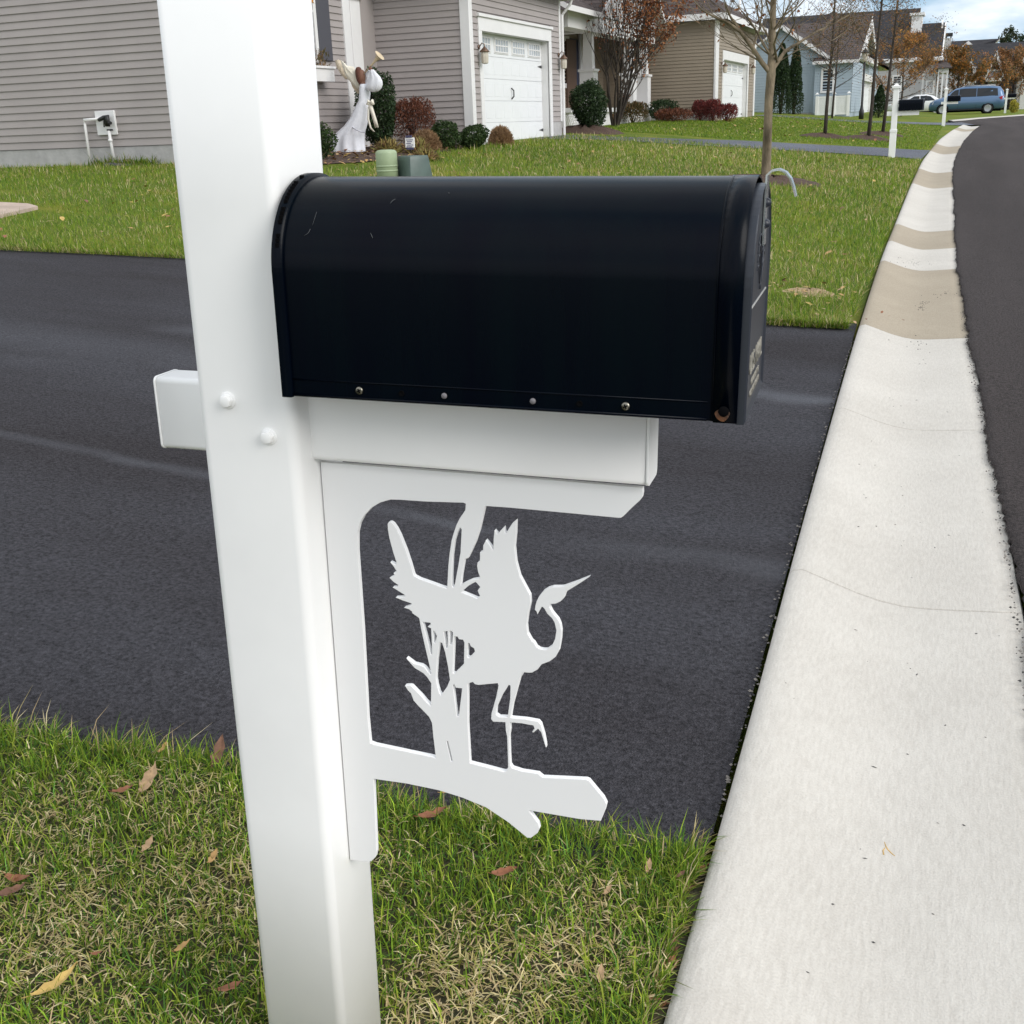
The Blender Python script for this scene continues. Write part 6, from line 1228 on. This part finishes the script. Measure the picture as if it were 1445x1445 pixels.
mb.loft(rings,smooth=False); mb.build('housing',mat('dark_green_plastic',(.075,.11,.10),.42,.15,5),t,bevel=.008)
mb=MB(); c=.5*(np.array(rings[0][1])+np.array(rings[1][1])); f=lambda s,zq:(x+ux[0]*(.20-.05*zq/h2_+.004)+uy[0]*s,y+ux[1]*(.20-.05*zq/h2_+.004)+uy[1]*s,z+zq)
mb.loft([[f(-.12,.06),f(.0,.06),f(.0,.16),f(-.12,.16)],[tuple(np.array(f(s,q))-.012*np.array([ux[0],ux[1],0])) for s,q in ((-.12,.06),(0,.06),(0,.16),(-.12,.16))]],smooth=False); mb.build('warning_sticker',mat('sticker',(.6,.58,.5),.5),t)
# little white sign on a stake in the bed
s0=PY(577,217,17.6); sb_=np.array([s0[0],17.6,tz(s0[0],17.6)]); t=thing('yard_sign','small white yard sign with dark print on a stake','sign',sb_)
u0,u1=PY(572.5,208.5,17.6),PY(584.5,194,17.6); mb=MB(); mb.box(u0[0],17.59,u0[2],u1[0],17.61,u1[2]); pn=mb.build('sign_panel',M_VINYL,t,bevel=.003,seg=1)
mb=MB(); mb.box(u0[0]+.02,17.580,u1[2]+.0,u1[0]-.04,17.602,u1[2]+.035); mb.box(u0[0]+.02,17.581,u0[2]-.03,u1[0]-.02,17.603,u0[2]-.004); mb.build('sign_band',mat('sign_navy',(.06,.06,.13),.5),pn)
for i in range(5):
    mb=MB(); zz=u1[2]-.035-.027*i; wd=(u1[0]-u0[0]); mb.box(u0[0]+.14*wd+.012*(i%2),17.5865,zz-.006,u1[0]-.12*wd-.02*(i%3),17.591,zz+.006); mb.build('print_line',mat('sign_ink',(.12,.12,.22),.6),pn)
mb=MB(); xm_=.5*(u0[0]+u1[0]); mb.tube([(xm_,17.615,sb_[2]-.1),(xm_,17.615,u1[2]-.02)],.010,6); mb.build('stake',M_IRON,t)
# ================================================================ angel figure
YA=18.1; A3=lambda x,y,dy=0.:np.array(PY(440+x/6.881,40+y/6.881,YA+dy)); ab=A3(420,1245); kA=float(np.linalg.norm(A3(520,700)-A3(420,700)))/100
an=thing('angel_figure','white-gowned angel lawn figure with cream wings blowing a trumpet','lawn figure',(ab[0],YA,ab[2]))
M_GOWN=mat('white_gown',(.74,.75,.80),.8,.05,20,.25,60); M_WING=mat('cream_gauze',(.70,.60,.46),.8,.15,10,.3,40); M_WING2=mat('ivory_gauze',(.80,.75,.64),.8,.06,10,.3,40)
M_SKIN=mat('brown_figure_skin',(.20,.09,.055),.6); M_HAIR=mat('auburn_hair',(.11,.035,.022),.75,.4,60,.6,80)
st=[(540,478,545,.5),(575,468,560,.6),(640,468,560,.75),(700,464,552,.8),(760,432,552,.75),(850,392,547,.70),(940,326,530,.62),(1000,258,514,.55),(1040,215,508,.52),(1100,190,508,.50),(1180,185,516,.48),(1250,180,540,.48)]
rings=[]; na=40
for y,l,r_,dk in st:
    c=A3((l+r_)/2,y); hw=(r_-l)/2*kA; dep=min(.26,hw*dk+.05); fold=max(0,(y-760)/490)
    rings.append([(c[0]+hw*math.cos(a)*(1+.05*fold*math.cos(9*a+1)),YA+dep*math.sin(a)*(1+.16*fold*math.cos(9*a)),c[2]) for a in np.linspace(0,2*math.pi,na+1)[:-1]])
mb=MB(); mb.loft(rings[::-1],0,True,True); mb.build('gown',M_GOWN,an)
mb=MB(); L=[A3(385,955,-.16),A3(430,985,-.24),A3(480,1005,-.20),A3(512,1010,-.08)]; mb.tube(L,.010,6); mb.build('gown_seam',mat('seam_grey',(.5,.5,.56),.8),an)
def sleeve(P,R,name='sleeve'):
    mb=MB(); mb.tube(P,R,16); return mb.build(name,M_GOWN,an)
mb=MB(); rg=[]
for y,l,r_,dp in ((618,588,630,.015),(606,555,655,.04),(580,524,674,.06),(550,528,682,.065),(515,545,681,.06),(475,560,664,.05),(435,566,630,.04),(400,568,600,.025)):
    c=A3((l+r_)/2,y,-.09); hw=(r_-l)/2*kA; rg.append([(c[0]+hw*math.cos(a)*(1+.05*math.cos(5*a+.02*y)),YA-.09+dp*math.sin(a)*(1+.12*math.cos(7*a)),c[2]) for a in np.linspace(0,2*math.pi,29)[:-1]])
mb.loft(rg,0,True,True); mb.build('sleeve',M_GOWN,an)
sleeve([A3(505,560,.10),A3(535,520,.14),A3(545,470,.12),A3(560,405,.06)],[.04,.07,.075,.035])
mb=MB(); c=A3(478,470); rr_=[]
for t_ in np.linspace(0,1,11):
    z_=c[2]+.115*math.cos(math.pi*t_); q_=math.sin(math.pi*t_)**.8*.075+.001; rr_.append([(c[0]+.012*(1-t_)+q_*math.cos(a)*.95,YA+q_*math.sin(a)*.9,z_) for a in np.linspace(0,2*math.pi,19)[:-1]])
mb.loft(rr_,0,True,True); mb.tube([A3(488,510),A3(500,548)],[.042,.05],10)
nose=A3(507,455); mb.tube([A3(500,448),(nose[0]+.004,YA,nose[2]-.012)],[.012,.010],6); hd_=mb.build('head',M_SKIN,an)
mb=MB(); c=A3(460,462); rr_=[]
for t_ in np.linspace(0,1,13):
    z_=c[2]+.145*math.cos(math.pi*t_)+0; q_=math.sin(math.pi*t_)**.75*(.085-.02*t_)+.001; rr_.append([(c[0]+.035*t_+q_*math.cos(a)*(1 if math.cos(a)<.2 else .55),YA+q_*1.05*math.sin(a)*(1+.05*math.sin(11*t_+3*a)),z_) for a in np.linspace(0,2*math.pi,23)[:-1]])
mb.loft(rr_,0,True,True); mb.build('hair',M_HAIR,hd_)
for dy_ in (-.11,.03):
    mb=MB(); p0=A3(575,398,dy_); p1=A3(560,385,-.04); d_=(p1-p0); mb.tube([p0,p0+d_*.5,p1],[.026,.028,.022],8)
    for f_ in range(5): mb.tube([p1+np.array([.004,(f_-2)*.008,.0]),p1+np.array([.022,(f_-2)*.008,.022]),p1+np.array([.026,(f_-2)*.006,.004])],[.008,.007,.005],5)
    mb.build('hand',M_SKIN,an)
mb=MB(); t0=np.array(A3(510,440,-.02)); t1=np.array(A3(660,262,-.02)); P=[t0+(t1-t0)*s for s in (0,.35,.62,.8,.92,.98,1.0)]; mb.tube(P,[.012,.013,.018,.032,.058,.085,.095],18); mb.build('trumpet',mat('ivory_trumpet',(.62,.50,.34),.45,.15,8),an)
def wing(poly,dy,m,th,bulge):
    C=[A3(x,y) for x,y in poly]; cx=np.mean([c[0] for c in C]); cz=np.mean([c[2] for c in C]); mb=MB(); rings=[]
    for s,o in ((1.0,-th/2),(1.0,th/2)): rings.append([(c[0],YA+dy+o,c[2]) for c in C])
    fr=[(cx+(c[0]-cx)*.55,YA+dy-th/2-bulge*(.6+.4*math.sin(i*2.1)),cz+(c[2]-cz)*.55) for i,c in enumerate(C)]; bk=[(p[0],YA+dy+th/2+bulge*.7,p[2]) for p in fr]
    mb.loft([fr,rings[0],rings[1],bk],0,True,True); return mb.build('wing',m,an)
wing([(462,640),(400,632),(352,570),(325,490),(285,495),(245,450),(200,380),(180,310),(215,300),(270,330),(320,400),(380,440),(440,500),(470,570)],.16,M_WING,.012,.022)
wing([(455,600),(410,560),(350,500),(320,450),(300,390),(272,300),(300,325),(335,362),(400,372),(425,415),(440,470),(468,545)],.02,M_WING2,.012,.03)
mb=MB()
def ribbon(P,w):
    rings=[]
    for p in P: rings.append([(p[0]-w,p[1]-.006,p[2]),(p[0]+w,p[1]-.006,p[2]),(p[0]+w,p[1]+.006,p[2]+.002),(p[0]-w,p[1]+.006,p[2]+.002)])
    mb.loft(rings,0,True,True)
ribbon([A3(565,740,-.14),A3(590,820,-.18),A3(615,900,-.19),A3(632,965,-.17)],.034); ribbon([A3(552,760,-.14),A3(548,880,-.18),A3(570,965,-.18),A3(605,1005,-.16)],.016)
for dx in (-22,20): mb.tube([A3(568,725,-.13),A3(568+dx,705,-.16),A3(568+dx*1.3,730,-.15),A3(568,735,-.13)],[.02,.032,.03,.02],8)
mb.build('sash_bow',M_WING2,an)
# ================================================================ vehicles
def vehicle(label,name,cat,loc,L,W,H,paint,van=True,group=None,rz=0):
    mtx=Matrix.Translation(Vector([float(v) for v in loc]))@Matrix.Rotation(rz,4,'Z'); t=thing(name,label,cat,mtx=mtx)
    # local: front at -x, side towards the camera at -y.  stations: x/L, z bottom, z belt, z roof, half widths (belt, roof)
    if van: S=[(-.500,.36,.62,.64,.62,.58),(-.485,.28,.74,.78,.78,.66),(-.42,.24,.92,.98,.92,.74),(-.33,.22,1.00,1.08,.97,.76),(-.24,.22,1.04,1.36,.98,.70),(-.15,.22,1.05,1.64,.99,.69),(-.05,.22,1.06,1.73,.99,.70),(.15,.22,1.06,1.75,.99,.71),(.33,.22,1.06,1.73,.99,.70),(.43,.25,1.06,1.67,.97,.67),(.475,.30,1.05,1.40,.93,.66),(.495,.36,1.00,1.06,.86,.70),(.50,.42,.80,.82,.80,.70)]
    else: S=[(-.50,.36,.58,.60,.60,.55),(-.47,.26,.70,.74,.80,.66),(-.38,.22,.84,.88,.88,.72),(-.22,.20,.92,.96,.90,.72),(-.10,.20,.94,1.30,.90,.58),(.0,.20,.95,1.42,.90,.57),(.14,.20,.95,1.43,.90,.57),(.24,.20,.95,1.34,.90,.58),(.36,.22,.95,1.02,.88,.70),(.47,.28,.90,.94,.82,.68),(.50,.40,.70,.72,.76,.66)]
    k=H/1.75 if van else H/1.43; ky=W/2/.99 if van else W/2/.9; rings=[]
    for x,zb,zl,zr_,yb,yr_ in S:
        pts=[]
        prof=[(0,zb),(yb*.72,zb),(yb*.93,zb+.08),(yb*.985,zb+.5*(zl-zb)),(yb,zl-.04),(yb*.975,zl)]; top=[(yr_+(yb*.975-yr_)*.5,zl+(zr_-zl)*.45),(yr_,zl+(zr_-zl)*.90),(yr_*.9,zr_-.0),(yr_*.5,zr_+.012),(0,zr_+.02)]
        prof+=top; pts=[(x*L,-y*ky,z*k) for y,z in prof]+[(x*L,y*ky,z*k) for y,z in prof[-2:0:-1]]
        rings.append(pts)
    mb=MB(); mb.loft(rings,0,True,True); mb.build('body',paint,t,local=True)
    def sidey(x,z):
        xs=np.array([s[0] for s in S]); zl=np.interp(x,xs,[s[2] for s in S]); zr_=np.interp(x,xs,[s[3] for s in S]); yb=np.interp(x,xs,[s[4] for s in S]); yr_=np.interp(x,xs,[s[5] for s in S])
        return float(np.interp(z,[zl,zl+(zr_-zl)*.45,zl+(zr_-zl)*.9],[yb*.975,yr_+(yb*.975-yr_)*.5,yr_]))
    def panel(pg,nm,m,o=.022):
        for s in (-1,1):
            mb=MB(); A=[(x*L,s*(sidey(x,z)+o)*ky,z*k) for x,z in pg]; B=[(p[0],p[1]-s*.03,p[2]) for p in A]; mb.loft([A,B],smooth=False); mb.build(nm,m,t,local=True)
    G1=mat('car_glass',(.015,.018,.022),.05,spec=.35)
    if van:
        panel([(-.245,1.10),(-.115,1.10),(-.115,1.58),(-.165,1.54),(-.205,1.38)],'front_side_window',G1); panel([(-.105,1.10),(.12,1.10),(.12,1.62),(-.03,1.63),(-.105,1.60)],'sliding_door_window',G1); panel([(.13,1.10),(.405,1.13),(.395,1.57),(.30,1.61),(.13,1.62)],'rear_side_window',G1)
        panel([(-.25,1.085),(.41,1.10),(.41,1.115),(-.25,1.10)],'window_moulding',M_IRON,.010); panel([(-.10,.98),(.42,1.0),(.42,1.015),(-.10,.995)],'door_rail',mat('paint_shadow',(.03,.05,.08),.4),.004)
        [panel([(q-.0012,.34),(q+.0012,.34),(q+.0012,1.07),(q-.0012,1.07)],'door_seam',M_IRON,.006) for q in (-.235,-.110,.128)]; panel([(-.25,.27),(.22,.27),(.22,.33),(-.25,.33)],'sill_trim',M_IRON,.006); wx=(-.315,.285); wr=.335
        mb=MB(); P=[(-.335*L,-.70*ky,1.09*k),(-.335*L,.70*ky,1.09*k),(-.19*L,.58*ky,1.56*k),(-.19*L,-.58*ky,1.56*k)]; mb.loft([P,[(p[0]+.06,p[1],p[2]-.06) for p in P]],smooth=False); mb.build('windscreen',G1,t,local=True)
        for s in (-1,1):
            mb=MB(); mb.loft([[(L*.452,s*.985*ky,.86*k),(L*.497,s*.80*ky,.86*k),(L*.496,s*.80*ky,1.06*k),(L*.46,s*.975*ky,1.08*k),(L*.42,s*1.0*ky,1.0*k)],[(L*.44,s*.7*ky,.86*k),(L*.46,s*.7*ky,.86*k),(L*.46,s*.7*ky,1.06*k),(L*.45,s*.7*ky,1.08*k),(L*.43,s*.7*ky,1.0*k)]],smooth=False); mb.build('tail_light',mat('tail_red',(.40,.015,.02),.25),t,local=True)
            mb=MB(); mb.tube([(-.05*L,s*.60*ky,1.80*k),(.36*L,s*.60*ky,1.78*k)],.022,6); 
            for x in (-.05,.15,.36): mb.box(x*L-.04,s*.60*ky-.02,1.72*k,x*L+.04,s*.60*ky+.02,1.80*k)
            mb.build('roof_rail',mat('rail_silver',(.5,.5,.52),.35,metal=.8),t,local=True)
        mb=MB(); P=[(.485*L,-.60*ky,1.12*k),(.485*L,.60*ky,1.12*k),(.452*L,.56*ky,1.58*k),(.452*L,-.56*ky,1.58*k)]; mb.loft([P,[(p[0]-.05,p[1],p[2]) for p in P]],smooth=False); mb.build('rear_window',G1,t,local=True)
    else:
        panel([(-.16,.98),(.03,.98),(.03,1.34),(-.05,1.34),(-.12,1.14)],'front_side_window',G1); panel([(.045,.98),(.27,1.0),(.20,1.30),(.14,1.35),(.045,1.35)],'rear_side_window',G1)
        wx=(-.30,.29); wr=.32
        mb=MB(); P=[(-.21*L,-.66*ky,.97*k),(-.21*L,.66*ky,.97*k),(-.07*L,.50*ky,1.36*k),(-.07*L,-.50*ky,1.36*k)]; mb.loft([P,[(p[0]+.06,p[1],p[2]-.05) for p in P]],smooth=False); mb.build('windscreen',G1,t,local=True)
    for s in (-1,1):
        mb=MB(); mb.loft([[(-.497*L+.0,s*.50*ky,.62*k),(-.455*L,s*.90*ky,.70*k),(-.44*L,s*.91*ky,.84*k),(-.485*L,s*.55*ky,.78*k)],[(-.42*L,s*.5*ky,.62*k),(-.42*L,s*.7*ky,.7*k),(-.41*L,s*.7*ky,.82*k),(-.42*L,s*.5*ky,.78*k)]],smooth=False); mb.build('headlight',mat('lamp_clear',(.6,.62,.65),.15,spec=.8),t,local=True)
        for x in wx:
            mb=MB(); y0=s*W/2*.99; c=(x*L,0,wr); ww=-s*.22
            mb.lathe([(wr*.62,y0+ww),(wr*.97,y0+ww),(wr,y0+ww*.8),(wr,y0+ww*.2),(wr*.96,y0+s*.005),(wr*.66,y0+s*.008),(wr*.64,y0-s*.015)],c,28,axis='y'); wl=mb.build('wheel',mat('tyre_rubber',(.012,.012,.013),.85),t,local=True)
            mb=MB(); mb.lathe([(wr*.68,y0-s*.02),(wr*.67,y0+s*.012),(wr*.60,y0+s*.001),(.001,y0+s*.0)],c,24,axis='y')
            for q in range(7):
                a=q*2*math.pi/7; d=(math.cos(a),math.sin(a)); n_=(-d[1],d[0]); P=[(x*L+d[0]*u*wr+n_[0]*v*wr,wr+d[1]*u*wr+n_[1]*v*wr) for u,v in ((.08,-.05),(.60,-.09),(.60,.09),(.08,.05))]; mb.prism(P,'y',y0-s*.01,y0+s*.014)
            mb.build('rim',mat('alloy',(.42,.43,.45),.3,metal=.8),wl,local=True)
            mb=MB(); mb.lathe([(wr*1.15,y0-s*.20),(wr*1.15,y0-s*.012),(wr*1.06,y0-s*.010)],c,28,axis='y'); mb.build('wheel_arch',M_DARK,t,local=True)
    mb=MB(); mb.box(-.26*L,-.8*ky,.14*k,.46*L,.8*ky,.26*k); mb.build('underbody',M_DARK,t,local=True)
    return t
YV=86.0; vx=.5*(PY(1310,150,YV)[0]+PY(1416.5,150,YV)[0]); Lv=float(PY(1416.5,150,YV)[0]-PY(1310,150,YV)[0]); vz=.5*float(PY(1320,160.5,YV)[2]+PY(1390,160,YV)[2])
vehicle('blue minivan with silver roof rails parked along the far lawn','minivan','van',(vx,YV+1.0,tz(vx,YV)+.0),Lv,1.95,1.76,mat('blue_paint',(.085,.16,.29),.28,metal=.35,spec=.6,coat=.6),True,rz=R_(2))
wx_=float(PY(1303,140,95)[0]); vehicle('white car mostly hidden behind the second mailbox and minivan','parked_car','car',(wx_-.5,95.0,tz(wx_,95)-.22),4.7,1.8,1.45,mat('white_paint',(.72,.73,.74),.3,spec=.6,coat=.5),False,rz=R_(8))
